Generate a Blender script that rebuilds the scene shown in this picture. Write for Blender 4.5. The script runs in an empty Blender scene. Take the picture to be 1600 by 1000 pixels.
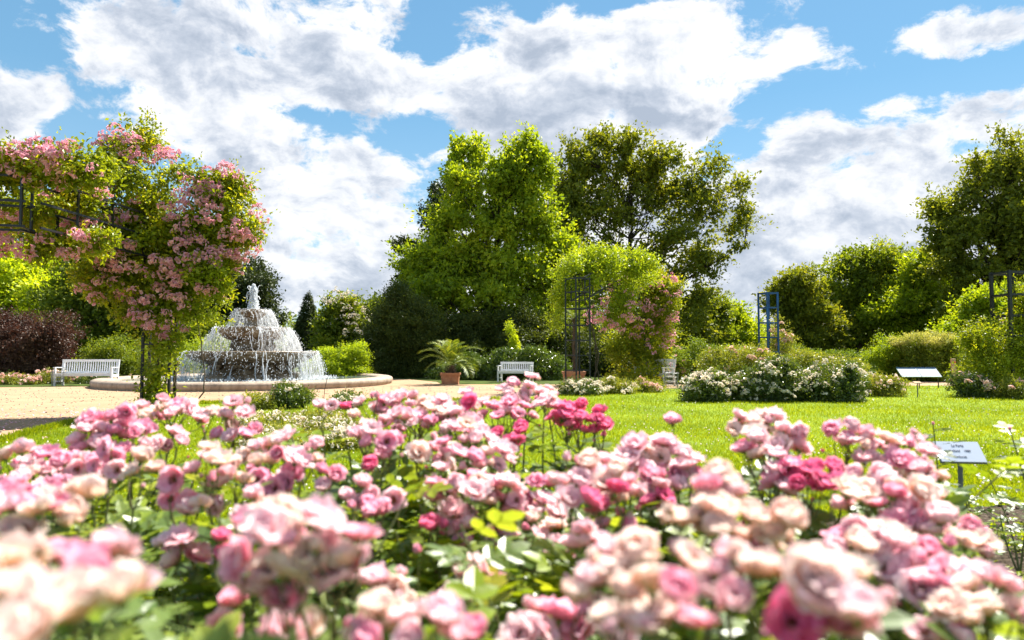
import bpy, math, numpy as np
from math import radians as R, pi, sin, cos, tan
rng = np.random.default_rng(7)
S = bpy.context.scene
COL = S.collection
# ------------------------------------------------------------------ camera
LENS = 24.0; F = 1600*LENS/36.0; CAMH = 1.2; PITCH = R(2.68)
cd = bpy.data.cameras.new("camera"); cam = bpy.data.objects.new("camera", cd); COL.objects.link(cam)
cam.location = (0, 0, CAMH); cam.rotation_euler = (pi/2+PITCH, 0, 0)
cd.lens = LENS; cd.sensor_width = 36; cd.clip_start = 0.02; cd.clip_end = 2000
cd.dof.use_dof = True; cd.dof.focus_distance = 12.0; cd.dof.aperture_fstop = 2.2
cd.dof.aperture_blades = 7
S.camera = cam
# ------------------------------------------------------------------ exposure / sun
S.view_settings.view_transform = 'Standard'; S.view_settings.look = 'None'
S.view_settings.exposure = 1.47; S.view_settings.gamma = 1.0
S.cycles.use_denoising = True
S.cycles.max_bounces = 8; S.cycles.transparent_max_bounces = 12; S.cycles.transmission_bounces = 6
S.cycles.sample_clamp_indirect = 6.0
SUN_EL = 54.0; SUN_AZ = 42.0        # azimuth from +Y (away from the camera) towards +X
ld = bpy.data.lights.new("sun", 'SUN'); ld.energy = 5.0; ld.angle = R(0.5); ld.color = (1.0, 0.95, 0.86)
sun = bpy.data.objects.new("sun", ld); COL.objects.link(sun)
sd = np.array([sin(R(SUN_AZ))*cos(R(SUN_EL)), cos(R(SUN_AZ))*cos(R(SUN_EL)), sin(R(SUN_EL))])
from mathutils import Vector, Matrix
sun.rotation_euler = Vector(sd).to_track_quat('Z', 'Y').to_euler()

def ray(px, py):
    cx = (px-800)/F; cy = (500-py)/F
    return np.array([cx, cos(PITCH)-cy*sin(PITCH), sin(PITCH)+cy*cos(PITCH)])
def at(px, py, d):
    r = ray(px, py); return r*(d/r[1])+np.array([0, 0, CAMH])
def gp(px, py, z=0.0):
    r = ray(px, py); return r*((z-CAMH)/r[2])+np.array([0, 0, CAMH])

# ------------------------------------------------------------------ node helpers
class NT:
    def __init__(s, tree): s.t = tree; s.n = tree.nodes; s.l = tree.links; s.n.clear()
    def add(s, typ, **kw):
        nd = s.n.new(typ)
        for k, v in kw.items(): setattr(nd, k, v)
        return nd
    def set(s, sock, v):
        if isinstance(v, bpy.types.NodeSocket): s.l.new(v, sock)
        elif isinstance(v, (tuple, list)) and len(v) == 3 and sock.type == 'RGBA': sock.default_value = (*v, 1)
        else: sock.default_value = v
    def math(s, op, a, b=0.0, c=0.0, clamp=False):
        nd = s.add('ShaderNodeMath', operation=op, use_clamp=clamp)
        s.set(nd.inputs[0], a); s.set(nd.inputs[1], b); s.set(nd.inputs[2], c); return nd.outputs[0]
    def vm(s, op, a, b=(0, 0, 0), out=0, scale=None):
        nd = s.add('ShaderNodeVectorMath', operation=op)
        s.set(nd.inputs[0], a); s.set(nd.inputs[1], b)
        if scale is not None: s.set(nd.inputs['Scale'], scale)
        return nd.outputs['Value'] if out else nd.outputs[0]
    def noise(s, vec, scale, detail=4, rough=0.5, dist=0.0, color=False):
        nd = s.add('ShaderNodeTexNoise')
        if vec is not None: s.l.new(vec, nd.inputs['Vector'])
        nd.inputs['Scale'].default_value = scale; nd.inputs['Detail'].default_value = detail
        nd.inputs['Roughness'].default_value = rough; nd.inputs['Distortion'].default_value = dist
        return nd.outputs['Color' if color else 'Fac']
    def ramp(s, fac, stops, interp='LINEAR'):
        nd = s.add('ShaderNodeValToRGB'); cr = nd.color_ramp; cr.interpolation = interp
        while len(cr.elements) < len(stops): cr.elements.new(0.5)
        for e, (p, c) in zip(cr.elements, stops):
            e.position = p; e.color = (*c, 1) if len(c) == 3 else c
        s.l.new(fac, nd.inputs[0]); return nd.outputs[0]
    def mixc(s, fac, a, b, mode='MIX'):
        nd = s.add('ShaderNodeMix', data_type='RGBA', blend_type=mode)
        s.set(nd.inputs[0], fac); s.set(nd.inputs[6], a); s.set(nd.inputs[7], b); return nd.outputs[2]
    def maprange(s, v, a, b, c=0.0, d=1.0, smooth=False):
        nd = s.add('ShaderNodeMapRange', interpolation_type='SMOOTHSTEP' if smooth else 'LINEAR')
        s.set(nd.inputs[0], v)
        for i, x in enumerate((a, b, c, d)): s.set(nd.inputs[i+1], x)
        return nd.outputs[0]
    def attr(s, name): return s.add('ShaderNodeAttribute', attribute_name=name).outputs['Fac']
    def bump(s, h, strength=0.3, dist=0.02):
        nd = s.add('ShaderNodeBump'); nd.inputs['Strength'].default_value = strength
        nd.inputs['Distance'].default_value = dist; s.l.new(h, nd.inputs['Height']); return nd.outputs[0]
    def out(s, sh): s.l.new(sh, s.add('ShaderNodeOutputMaterial').inputs[0])
    def bsdf(s, col, rough=0.6, spec=0.5, metal=0.0, normal=None, **kw):
        b = s.add('ShaderNodeBsdfPrincipled'); s.set(b.inputs['Base Color'], col); s.set(b.inputs['Roughness'], rough)
        b.inputs['Specular IOR Level'].default_value = spec; b.inputs['Metallic'].default_value = metal
        if normal is not None: s.l.new(normal, b.inputs['Normal'])
        for k, v in kw.items(): s.set(b.inputs[k], v)
        return b.outputs[0]
    def mixs(s, fac, a, b):
        nd = s.add('ShaderNodeMixShader'); s.set(nd.inputs[0], fac); s.l.new(a, nd.inputs[1]); s.l.new(b, nd.inputs[2]); return nd.outputs[0]
    def geo(s): return s.add('ShaderNodeNewGeometry').outputs['Position']
    def objco(s): return s.add('ShaderNodeTexCoord').outputs['Object']
    def orand(s): return s.add('ShaderNodeObjectInfo').outputs['Random']
def mat(name):
    m = bpy.data.materials.new(name); m.use_nodes = True; return m, NT(m.node_tree)

# ------------------------------------------------------------------ world: sky with clouds
W = bpy.data.worlds.new("World"); S.world = W; W.use_nodes = True
n = NT(W.node_tree)
sky = n.add('ShaderNodeTexSky', sky_type='NISHITA', sun_disc=False)
sky.sun_elevation = R(SUN_EL); sky.sun_rotation = R(SUN_AZ); sky.air_density = 1.0; sky.dust_density = 0.4; sky.ozone_density = 2.5
D = n.add('ShaderNodeTexCoord').outputs['Generated']
sep = n.add('ShaderNodeSeparateXYZ'); n.l.new(D, sep.inputs[0])
zz = n.math('ADD', n.math('MAXIMUM', sep.outputs[2], 0.0), 0.17)
cmb = n.add('ShaderNodeCombineXYZ'); n.l.new(n.math('DIVIDE', sep.outputs[0], zz), cmb.inputs[0]); n.l.new(n.math('DIVIDE', sep.outputs[1], zz), cmb.inputs[1])
P = n.vm('ADD', cmb.outputs[0], (3.7, 1.3, 0.0))
warp = n.vm('SCALE', n.vm('SUBTRACT', n.noise(P, 1.6, 3, 0.5, color=True), (0.5, 0.5, 0.5)), scale=0.35)
Pw = n.vm('ADD', P, warp)
# cloud banks and openings, each a patch of the sky dome: (azimuth/elevation through these view rays, half widths, amount)
BANKS = [(300, 110, 300, 120, .30), (150, 60, 120, 60, .12), (560, 330, 260, 150, .30), (860, 130, 105, 80, .34), (1030, 150, 90, 75, .36), (1090, 55, 230, 48, .36), (1235, 100, 90, 28, .30), (720, 175, 70, 26, .34),
         (760, 200, 60, 30, .12), (1430, 250, 330, 85, .46), (1300, 380, 300, 110, .34), (1505, 50, 100, 34, .42), (700, 20, 45, 22, .18), (740, 60, 60, 30, .15),
         (1010, 20, 180, 20, .15), (30, 190, 50, 60, .25), (520, 70, 130, 80, .28), (1230, 80, 90, 25, .2), (780, 8, 30, 14, .2), (900, 420, 900, 60, .18), (860, 20, 60, 26, .2),
         (560, 420, 190, 55, .22), (690, 100, 48, 110, -.52), (640, 200, 60, 26, -.34), (860, 470, 900, 40, .16), (100, 200, 60, 20, -.24), (1400, 128, 170, 22, -.34), (1345, 40, 55, 55, -.34), (1560, 110, 120, 22, -.3), (1500, 235, 70, 14, -.25),
         (15, 75, 60, 36, -.45), (150, 130, 60, 20, -.2), (385, 85, 26, 10, -.25), (190, 105, 16, 18, -.25), (490, 180, 40, 12, -.24), (530, 200, 40, 18, -.2), (1160, 190, 50, 50, -.22), (960, 110, 14, 40, -.25), (830, 22, 14, 14, -.25), (670, 30, 22, 60, -.2),
         (80, 230, 70, 20, -.2), (960, 160, 20, 50, -.40), (1180, 215, 60, 16, -.2), (1120, 225, 30, 18, -.2)]
bias = None
for (px, py, rx, ry, a) in BANKS:
    c = ray(px, py); c /= np.linalg.norm(c)
    ri = np.cross(c, (0, 0, 1)); ri /= np.linalg.norm(ri); up = np.cross(ri, c)
    k = (1+((px-800)/F)**2)
    u = n.vm('DOT_PRODUCT', D, tuple(ri*(F*k**.8/rx)), out=1); v = n.vm('DOT_PRODUCT', D, tuple(up*(F*k**.5/ry)), out=1)
    r2 = n.math('MULTIPLY_ADD', u, u, n.math('MULTIPLY', v, v))
    g = n.math('MULTIPLY', n.math('EXPONENT', n.math('MULTIPLY', r2, -0.75)), a)
    bias = g if bias is None else n.math('ADD', bias, g)
wv = n.vm('SCALE', n.vm('SUBTRACT', n.noise(D, 6.0, 3, 0.5, color=True), (0.5, 0.5, 0.5)), scale=0.07)
big = n.noise(Pw, 1.5, 6, 0.55)
D3 = n.vm('MULTIPLY', n.vm('ADD', D, wv), (1, 1, 1.7))
off = (0.020, 0.0, 0.060)
puff = n.noise(D3, 4.4, 14, 0.655)
def body(vec):
    return n.noise(vec, 5.2, 4, 0.45)
b0 = body(D3); b1 = body(n.vm('ADD', D3, off))
f0 = n.noise(D3, 11.0, 9, 0.62); f1 = n.noise(n.vm('ADD', D3, (0.008, 0.0, 0.020)), 11.0, 9, 0.62)
den = n.math('ADD', n.math('MULTIPLY', n.math('SUBTRACT', puff, 0.5), 2.75), n.math('MULTIPLY', n.math('SUBTRACT', big, 0.5), 0.7))
den = n.math('ADD', den, n.math('MULTIPLY_ADD', bias, 0.92, -0.06))
alpha = n.maprange(den, -0.07, 0.15, smooth=True)
core = n.maprange(den, 0.05, 0.55, smooth=True)
lit = n.math('ADD', 0.86, n.math('MULTIPLY', n.math('SUBTRACT', b0, b1), 2.6))
lit = n.math('ADD', lit, n.math('MULTIPLY', n.math('SUBTRACT', f0, f1), 2.2))
lit = n.math('SUBTRACT', lit, n.math('MULTIPLY', core, 0.46), clamp=True)
cc = n.ramp(lit, [(0.0, (.205, .235, .285)), (0.35, (.285, .310, .355)), (0.60, (.375, .390, .418)), (0.92, (.465, .468, .48))])
skyc = n.mixc(0.65, n.mixc(1.0, sky.outputs[0], (0.038, 0.062, 0.070), 'MULTIPLY'), n.ramp(sep.outputs[2], [(0.0, (.32, .39, .44)), (.14, (.22, .33, .41)), (.34, (.115, .235, .345)), (.9, (.06, .14, .27))]))
allc = n.mixc(n.math('MULTIPLY', alpha, 0.97), skyc, cc)
bg = n.add('ShaderNodeBackground'); n.l.new(allc, bg.inputs[0]); bg.inputs[1].default_value = 0.85
n.l.new(bg.outputs[0], n.add('ShaderNodeOutputWorld').inputs[0])

# ------------------------------------------------------------------ mesh helpers
def mesh(name, chunks, mats, parent=None, smooth=False, loc=(0, 0, 0)):
    """chunks: (V, Faces[list of int arrays with k columns], v-attr, t-attr, material index)"""
    me = bpy.data.meshes.new(name)
    Vs = []; loops = []; starts = []; tot = []; mi = []; va = []; ta = []; o = 0; ls = 0
    for ch in chunks:
        V, Fs, v, t, m = ch
        V = np.asarray(V, float).reshape(-1, 3); Vs.append(V); nv = len(V)
        va.append(np.broadcast_to(np.asarray(v, float), (nv,))); ta.append(np.broadcast_to(np.asarray(t, float), (nv,)))
        for f in (Fs if isinstance(Fs, list) else [Fs]):
            f = np.asarray(f, int)
            if len(f) == 0: continue
            k = f.shape[1]; loops.append((f+o).ravel()); starts.append(ls+np.arange(len(f))*k); tot.append(np.full(len(f), k))
            mi.append(np.full(len(f), m)); ls += len(f)*k
        o += nv
    V = np.concatenate(Vs); L = np.concatenate(loops); st = np.concatenate(starts); tt = np.concatenate(tot); mi = np.concatenate(mi)
    me.vertices.add(len(V)); me.vertices.foreach_set('co', V.astype(np.float32).ravel())
    me.loops.add(len(L)); me.loops.foreach_set('vertex_index', L.astype(np.int32))
    me.polygons.add(len(st)); me.polygons.foreach_set('loop_start', st.astype(np.int32)); me.polygons.foreach_set('loop_total', tt.astype(np.int32))
    me.polygons.foreach_set('material_index', mi.astype(np.int32))
    me.polygons.foreach_set('use_smooth', np.full(len(st), bool(smooth)))
    a = me.attributes.new('v', 'FLOAT', 'POINT'); a.data.foreach_set('value', np.concatenate(va).astype(np.float32))
    a = me.attributes.new('t', 'FLOAT', 'POINT'); a.data.foreach_set('value', np.concatenate(ta).astype(np.float32))
    me.update(calc_edges=True)
    for m in (mats if isinstance(mats, (list, tuple)) else [mats]): me.materials.append(m)
    ob = bpy.data.objects.new(name, me); COL.objects.link(ob); ob.location = loc
    if parent is not None: ob.parent = parent
    return ob
def tag(o, label=None, cat=None, group=None, kind=None):
    for k, v in (('label', label), ('category', cat), ('group', group), ('kind', kind)):
        if v: o[k] = v
    return o
def empty(name, loc, label, cat, group=None, rz=0.0):
    o = bpy.data.objects.new(name, None); o.empty_display_size = 0.1; COL.objects.link(o); o.location = tuple(loc); o.rotation_euler = (0, 0, rz)
    return tag(o, label, cat, group)
def norm(a): return a/np.maximum(np.linalg.norm(a, axis=-1, keepdims=True), 1e-9)
def frames(dirs, ups):
    y = norm(np.asarray(dirs, float)); z = np.asarray(ups, float); x = norm(np.cross(y, z)); z = np.cross(x, y)
    return np.stack([x, y, z], axis=-1)          # columns = axes
def stamp(V, Fs, pos, fr, sc):
    V = np.asarray(V, float); N = len(pos); sc = np.broadcast_to(np.asarray(sc, float), (N,)) if np.ndim(sc) < 2 else sc
    A = V[None]*(sc[:, None, None] if sc.ndim == 1 else sc[:, None, :])
    A = np.einsum('nij,nkj->nki', fr, A)+pos[:, None]
    Fs = Fs if isinstance(Fs, list) else [Fs]
    out = [(np.asarray(f)[None]+(np.arange(N)*len(V))[:, None, None]).reshape(-1, np.asarray(f).shape[1]) for f in Fs]
    return A.reshape(-1, 3), out
def box(c, s, rz=0.0, v=0.5):
    x, y, z = np.array(s)/2; V = np.array([[i*x, j*y, k*z] for k in (-1, 1) for j in (-1, 1) for i in (-1, 1)])
    if rz: V = V@np.array([[cos(rz), sin(rz), 0], [-sin(rz), cos(rz), 0], [0, 0, 1]])
    Fc = np.array([[0, 2, 3, 1], [4, 5, 7, 6], [0, 1, 5, 4], [2, 6, 7, 3], [0, 4, 6, 2], [1, 3, 7, 5]])
    return (V+np.array(c), [Fc], v, 0.0, 0)
def bar(a, b, w, h=None, v=0.5):
    a = np.array(a, float); b = np.array(b, float); h = h or w; d = b-a; L = np.linalg.norm(d)
    up = (0, 0, 1) if abs(d[2]) < 0.9*L else (0, 1, 0)
    fr = frames([d], [up])[0]; c = box((0, 0, 0), (w, L, h)); return (c[0]@fr.T+(a+b)/2, c[1], v, 0.0, 0)
def tube(pts, rad, k=6, v=0.5, cap=True, m=0):
    pts = np.asarray(pts, float); n_ = len(pts); rad = np.broadcast_to(rad, (n_,)); T = np.gradient(pts, axis=0)
    ref = np.array([0.13, 0.05, 1.0]) if abs(norm(T.mean(0))[2]) < 0.8 else np.array([1.0, 0.1, 0.05])
    fr = frames(T, np.broadcast_to(ref, T.shape)); an = np.arange(k)/k*2*pi
    ring = np.cos(an)[None, :, None]*fr[:, None, :, 0]+np.sin(an)[None, :, None]*fr[:, None, :, 2]
    V = (pts[:, None]+ring*rad[:, None, None]).reshape(-1, 3)
    i = np.arange(n_-1)[:, None]*k; j = np.arange(k)[None]; j2 = (j+1) % k
    Fq = np.stack([i+j, i+j2, i+k+j2, i+k+j], -1).reshape(-1, 4); return (V, [Fq], v, 0.0, m)
def lathe(prof, k=64, fn=None, c=(0, 0, 0), m=0):
    prof = np.asarray(prof, float); an = np.arange(k)/k*2*pi; n_ = len(prof)
    r = prof[:, 0][:, None]*np.ones(k); z = prof[:, 1][:, None]*np.ones(k)
    if fn is not None: r, z = fn(r, z, an[None])
    V = np.stack([r*np.cos(an), r*np.sin(an), z], -1).reshape(-1, 3)+np.array(c)
    i = np.arange(n_-1)[:, None]*k; j = np.arange(k)[None]; j2 = (j+1) % k
    return (V, [np.stack([i+j, i+j2, i+k+j2, i+k+j], -1).reshape(-1, 4)], 0.5, 0.0, m)
def sheet(name, pts, z, m, kind='structure', loc=None, thick=None):
    me = bpy.data.meshes.new(name); me.from_pydata([(p[0], p[1], z) for p in pts], [], [list(range(len(pts)))]); me.materials.append(m)
    o = bpy.data.objects.new(name, me); COL.objects.link(o); o['kind'] = kind; return o
def randdir(N, r=rng): return norm(r.normal(size=(N, 3)))
_NG = rng.random((24, 24, 24))
def vnoise(p, s=1.0):
    q = np.asarray(p)*s; i = np.floor(q).astype(int); f = q-i; f = f*f*(3-2*f); r = 0
    for a in (0, 1):
        for b in (0, 1):
            for c in (0, 1):
                w = (f[:, 0] if a else 1-f[:, 0])*(f[:, 1] if b else 1-f[:, 1])*(f[:, 2] if c else 1-f[:, 2])
                r = r+w*_NG[(i[:, 0]+a) % 24, (i[:, 1]+b) % 24, (i[:, 2]+c) % 24]
    return r

# ------------------------------------------------------------------ materials
def leafmat(name, dark, light, yellow=None, transl=0.35, rough=0.5, spec=0.3, patch=0.5, tcol=None):
    wm = lambda c_: (c_[0]*1.27, c_[1]*1.13, c_[2]*.66)
    dark, light, yellow = wm(dark), wm(light), (wm(yellow) if yellow else None)
    m, t = mat(name)
    v = t.attr('v'); nz = t.noise(t.geo(), patch, 3, 0.6)
    f = t.math('ADD', t.math('MULTIPLY', v, 0.65), t.math('MULTIPLY', t.math('SUBTRACT', nz, 0.32), 1.0), clamp=True)
    st = [(0.0, dark), (0.65, light)] + ([(1.0, yellow)] if yellow else [])
    c = t.ramp(f, st)
    b = t.bsdf(c, rough, spec)
    tr = t.add('ShaderNodeBsdfTranslucent'); tc = t.mixc(1.0, c, tcol or (1.10, 1.0, 0.34), 'MULTIPLY')
    tc2 = t.add('ShaderNodeVectorMath', operation='SCALE'); t.l.new(tc, tc2.inputs[0]); tc2.inputs['Scale'].default_value = 1.7
    t.l.new(tc2.outputs[0], tr.inputs[0])
    t.out(t.mixs(transl, b, tr.outputs[0])); return m
def simple(name, col, rough=0.6, spec=0.5, metal=0.0, var=0.15, scale=6.0, bump=0.0, bs=60.0, col2=None):
    m, t = mat(name); nz = t.noise(t.geo(), scale, 5, 0.6)
    c2 = col2 or tuple(x*(1-var*2) for x in col); c = t.ramp(nz, [(0.3, c2), (0.65, col)])
    nm = t.bump(t.noise(t.geo(), bs, 4, 0.6), bump, 0.01) if bump else None
    t.out(t.bsdf(c, rough, spec, metal, nm)); return m
M = {}
M['yg_tree'] = leafmat('yellow_green_leaves', (.065, .125, .012), (.21, .31, .022), (.42, .48, .04), .42)
M['dk_tree'] = leafmat('dark_green_leaves', (.025, .05, .012), (.075, .12, .02), (.17, .21, .035), .35)
M['mid_tree'] = leafmat('mid_green_leaves', (.045, .08, .014), (.13, .195, .026), (.30, .34, .05), .40)
M['beech'] = leafmat('beech_leaves', (.045, .07, .014), (.14, .185, .028), (.32, .33, .05), .40)
M['bright'] = leafmat('bright_leaves', (.14, .24, .015), (.34, .46, .03), (.55, .60, .05), .45)
M['conifer'] = leafmat('conifer_needles', (.016, .032, .016), (.045, .070, .030), (.08, .11, .04), .12)
M['yew'] = leafmat('yew_needles', (.022, .040, .012), (.060, .090, .020), (.13, .16, .035), .24)
M['purple'] = leafmat('purple_leaves', (.022, .012, .014), (.070, .042, .045), (.15, .10, .09), .22, tcol=(1.0, .55, .5))
M['laurel'] = leafmat('laurel_leaves', (.03, .062, .016), (.08, .14, .028), (.17, .24, .045), .25, rough=.28, spec=.6)
M['lime'] = leafmat('lime_shrub_leaves', (.09, .15, .012), (.26, .38, .02), (.46, .56, .04), .42)
M['hedge'] = leafmat('hedge_leaves', (.05, .09, .012), (.13, .21, .03), (.27, .36, .07), .3)
M['far'] = leafmat('far_leaves', (.07, .12, .03), (.15, .22, .05), (.25, .30, .07), .3, patch=.12)
M['rose_mid'] = leafmat('rose_shrub_leaves', (.022, .05, .016), (.075, .125, .03), (.22, .27, .05), .28, rough=.33, spec=.6, patch=2.0)
M['rose_pale'] = leafmat('pale_rose_shrub_leaves', (.08, .11, .03), (.20, .25, .06), (.40, .38, .13), .32, rough=.4, patch=2.0)
M['climber'] = leafmat('climbing_rose_leaves', (.05, .085, .012), (.20, .27, .022), (.50, .46, .05), .42, rough=.42, patch=1.4)
M['climber2'] = leafmat('yellow_climber_leaves', (.07, .12, .015), (.22, .32, .03), (.46, .52, .06), .42, rough=.42, patch=1.2)
M['rose_leaf'] = leafmat('garden_rose_leaves', (.05, .105, .04), (.14, .22, .07), (.30, .38, .06), .42, rough=.36, spec=.6, patch=3.0)
M['rose_young'] = leafmat('young_rose_leaves', (.10, .17, .02), (.19, .28, .03), (.30, .30, .05), .38, rough=.35, patch=3.0)
M['palm'] = leafmat('palm_leaflets', (.05, .09, .02), (.12, .19, .04), (.30, .34, .08), .25)
M['grass'] = leafmat('grass_blades', (.09, .155, .006), (.205, .285, .010), (.36, .40, .025), .42, rough=.5, patch=.45)
M['plume'] = leafmat('feathery_shrub_plumes', (.20, .24, .12), (.36, .40, .26), (.52, .52, .40), .3)
M['bark'] = simple('bark', (.11, .08, .055), .9, .2, var=.3, scale=5, bump=.5, bs=18)
M['darkbark'] = simple('dark_bark', (.045, .033, .024), .9, .2, var=.3, scale=5, bump=.5, bs=18)
M['cane'] = simple('rose_canes', (.13, .17, .045), .55, .4, scale=25, col2=(.10, .07, .03))
M['iron'] = simple('black_painted_iron', (.012, .013, .016), .42, .5, var=.2, scale=12)
M['blueiron'] = simple('blue_paint_and_sky_tint', (.02, .10, .34), .4, .4, var=.3, scale=2, col2=(.012, .035, .11))  # on the tower a sky reflection put into the colour; panel edges are blue
M['white'] = simple('white_bench_paint', (.78, .78, .79), .45, .5, scale=4, col2=(.66, .66, .66))
M['wire'] = simple('galvanised_wire', (.30, .30, .30), .45, .5, metal=.6)
M['terra'] = simple('terracotta', (.50, .24, .13), .8, .3, scale=6, col2=(.36, .15, .08), bump=.15)
M['signpost'] = simple('grey_sign_post', (.16, .18, .21), .45, .5, metal=.3)
M['plate'] = simple('white_sign_plate', (.55, .60, .70), .28, .5, scale=2, var=.04)
M['ink'] = simple('sign_ink', (.03, .03, .08), .6, .2)
M['greensign'] = simple('green_sign_plate', (.04, .22, .14), .5, .5)
M['wood'] = simple('weathered_wood', (.46, .34, .20), .8, .2, scale=14, col2=(.30, .21, .12))
M['red'] = simple('red_paint', (.62, .05, .05), .5, .4)
M['soilpot'] = simple('pot_soil', (.04, .028, .018), .95, .1, bump=.6)
# wet stone of the fountain
def stone(name, a, b, c, rough, bump=.4, wet=False):
    m, t = mat(name); g = t.geo(); g2 = t.vm('MULTIPLY', g, (1, 1, .45))
    nz = t.noise(g2, 3.2, 7, .65); st = t.noise(g2, 9.0, 4, .6)
    col = t.ramp(nz, [(.28, a), (.5, b), (.75, c)])
    col = t.mixc(t.maprange(st, .52, .70, 0, .55), col, tuple(x*.35 for x in a))
    h = t.math('ADD', t.noise(g, 26, 6, .65), t.math('MULTIPLY', st, .8))
    t.out(t.bsdf(col, rough, .5, 0, t.bump(h, bump, .02))); return m
M['wetstone'] = stone('wet_sandstone', (.06, .038, .022), (.19, .135, .08), (.31, .24, .16), .26)
M['drystone'] = stone('basin_sandstone', (.22, .165, .12), (.35, .27, .20), (.44, .355, .27), .75, .35)
# water
m, t = mat('falling_water'); fr = t.add('ShaderNodeBsdfTransparent').outputs[0]
g = t.vm('MULTIPLY', t.geo(), (1, 1, .35)); nz = t.noise(g, 22, 4, .7)
wb = t.bsdf((.86, .90, .94), .18, .6); tr = t.add('ShaderNodeBsdfTranslucent'); tr.inputs[0].default_value = (.9, .93, .96, 1)
t.out(t.mixs(t.maprange(nz, .36, .60, .30, 1.0), fr, t.mixs(.4, wb, tr.outputs[0]))); M['water'] = m
m, t = mat('basin_water'); nz = t.noise(t.geo(), 9, 4, .6)
t.out(t.bsdf((.10, .13, .12), .08, .6, 0, t.bump(nz, .5, .05))); M['pool'] = m
# lawn, path, soil, ground
m, t = mat('lawn'); g = t.geo(); a = t.noise(g, .55, 4, .6); b = t.noise(g, 24, 5, .7)
col = t.ramp(t.math('ADD', t.math('MULTIPLY', a, .6), t.math('MULTIPLY', b, .45)), [(.3, (.07, .12, .008)), (.52, (.17, .25, .012)), (.75, (.30, .37, .02))])
t.out(t.bsdf(col, .8, .1, 0, t.bump(b, .8, .04))); M['lawn'] = m
m, t = mat('sand_path'); g = t.geo(); a = t.noise(g, .9, 5, .6); b = t.noise(g, 55, 5, .75); c_ = t.noise(g, 9, 4, .7)
col = t.ramp(a, [(.3, (.34, .225, .135)), (.7, (.42, .285, .178))]); col = t.mixc(t.maprange(b, .52, .72, 0, .55), col, (.20, .13, .08)); col = t.mixc(t.maprange(c_, .60, .75, 0, .45), col, (.27, .19, .12))
t.out(t.bsdf(col, .92, .1, 0, t.bump(t.math('ADD', b, c_), .6, .02))); M['path'] = m
m, t = mat('bed_soil'); g = t.geo(); b = t.noise(g, 30, 6, .75); c_ = t.noise(g, 5, 4, .7)
col = t.ramp(b, [(.35, (.035, .024, .016)), (.55, (.12, .088, .062)), (.72, (.28, .22, .16))])
t.out(t.bsdf(col, .95, .1, 0, t.bump(t.math('ADD', b, c_), 1.0, .05))); M['soil'] = m
m, t = mat('park_ground'); g = t.geo(); b = t.noise(g, 2, 6, .7)
t.out(t.bsdf(t.ramp(b, [(.35, (.030, .035, .010)), (.65, (.08, .12, .02))]), .95, .1)); M['ground'] = m
# petals
def petal(name, tip, midc, base, hue_to, tr_=0.32, rnd=.5):
    m, t = mat(name); v = t.attr('v'); tt = t.attr('t'); o = t.orand()
    c = t.ramp(tt, [(0.0, base), (.30, midc), (.75, tip), (1.0, tuple(min(1, x*1.04) for x in tip))])
    f = t.math('ADD', t.math('MULTIPLY', v, .55), t.math('MULTIPLY', o, .55)); f = t.maprange(f, .30, 1.0, 0, rnd)
    c = t.mixc(f, c, hue_to)
    nz = t.noise(t.objco(), 90, 2, .5); nm = t.bump(nz, .12, .002)
    b = t.bsdf(c, .55, .25, 0, nm, **{'Sheen Weight': .15})
    tl = t.add('ShaderNodeBsdfTranslucent'); t.l.new(t.mixc(1.0, c, (1.0, .88, .86), 'MULTIPLY'), tl.inputs[0])
    t.out(t.mixs(tr_, b, tl.outputs[0])); return m
M['pale'] = petal('pale_pink_petals', (.97, .83, .86), (.96, .66, .70), (.95, .58, .24), (.94, .52, .66), rnd=.50, tr_=.48)  # own amber base; warm shade between petals also put into mid and base
M['peach'] = petal('peach_white_petals', (.97, .88, .82), (.96, .74, .58), (.95, .60, .18), (.93, .70, .64), rnd=.5, tr_=.48)
M['pink'] = petal('pink_petals', (.96, .62, .73), (.94, .44, .58), (.75, .34, .14), (.88, .38, .58), rnd=.6, tr_=.48)
M['hot'] = petal('deep_pink_petals', (.92, .24, .46), (.90, .14, .34), (.66, .14, .06), (.93, .42, .58), rnd=.6, tr_=.42)
M['climb_pink'] = petal('climbing_rose_petals', (.96, .62, .73), (.92, .43, .57), (.62, .28, .14), (.80, .38, .50), rnd=.7, tr_=.35)
M['white_petal'] = petal('white_petals', (.90, .88, .78), (.86, .80, .60), (.7, .6, .25), (.84, .70, .55), rnd=.35)
M['pinkwhite'] = petal('blush_petals', (.90, .72, .64), (.84, .56, .46), (.7, .45, .2), (.80, .44, .40), rnd=.6)
M['stamen'] = simple('stamens', (.22, .09, .02), .8, .2, scale=200, col2=(.05, .018, .01))
M['calyx'] = simple('calyx_green', (.16, .26, .05), .6, .3, scale=60)

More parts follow.
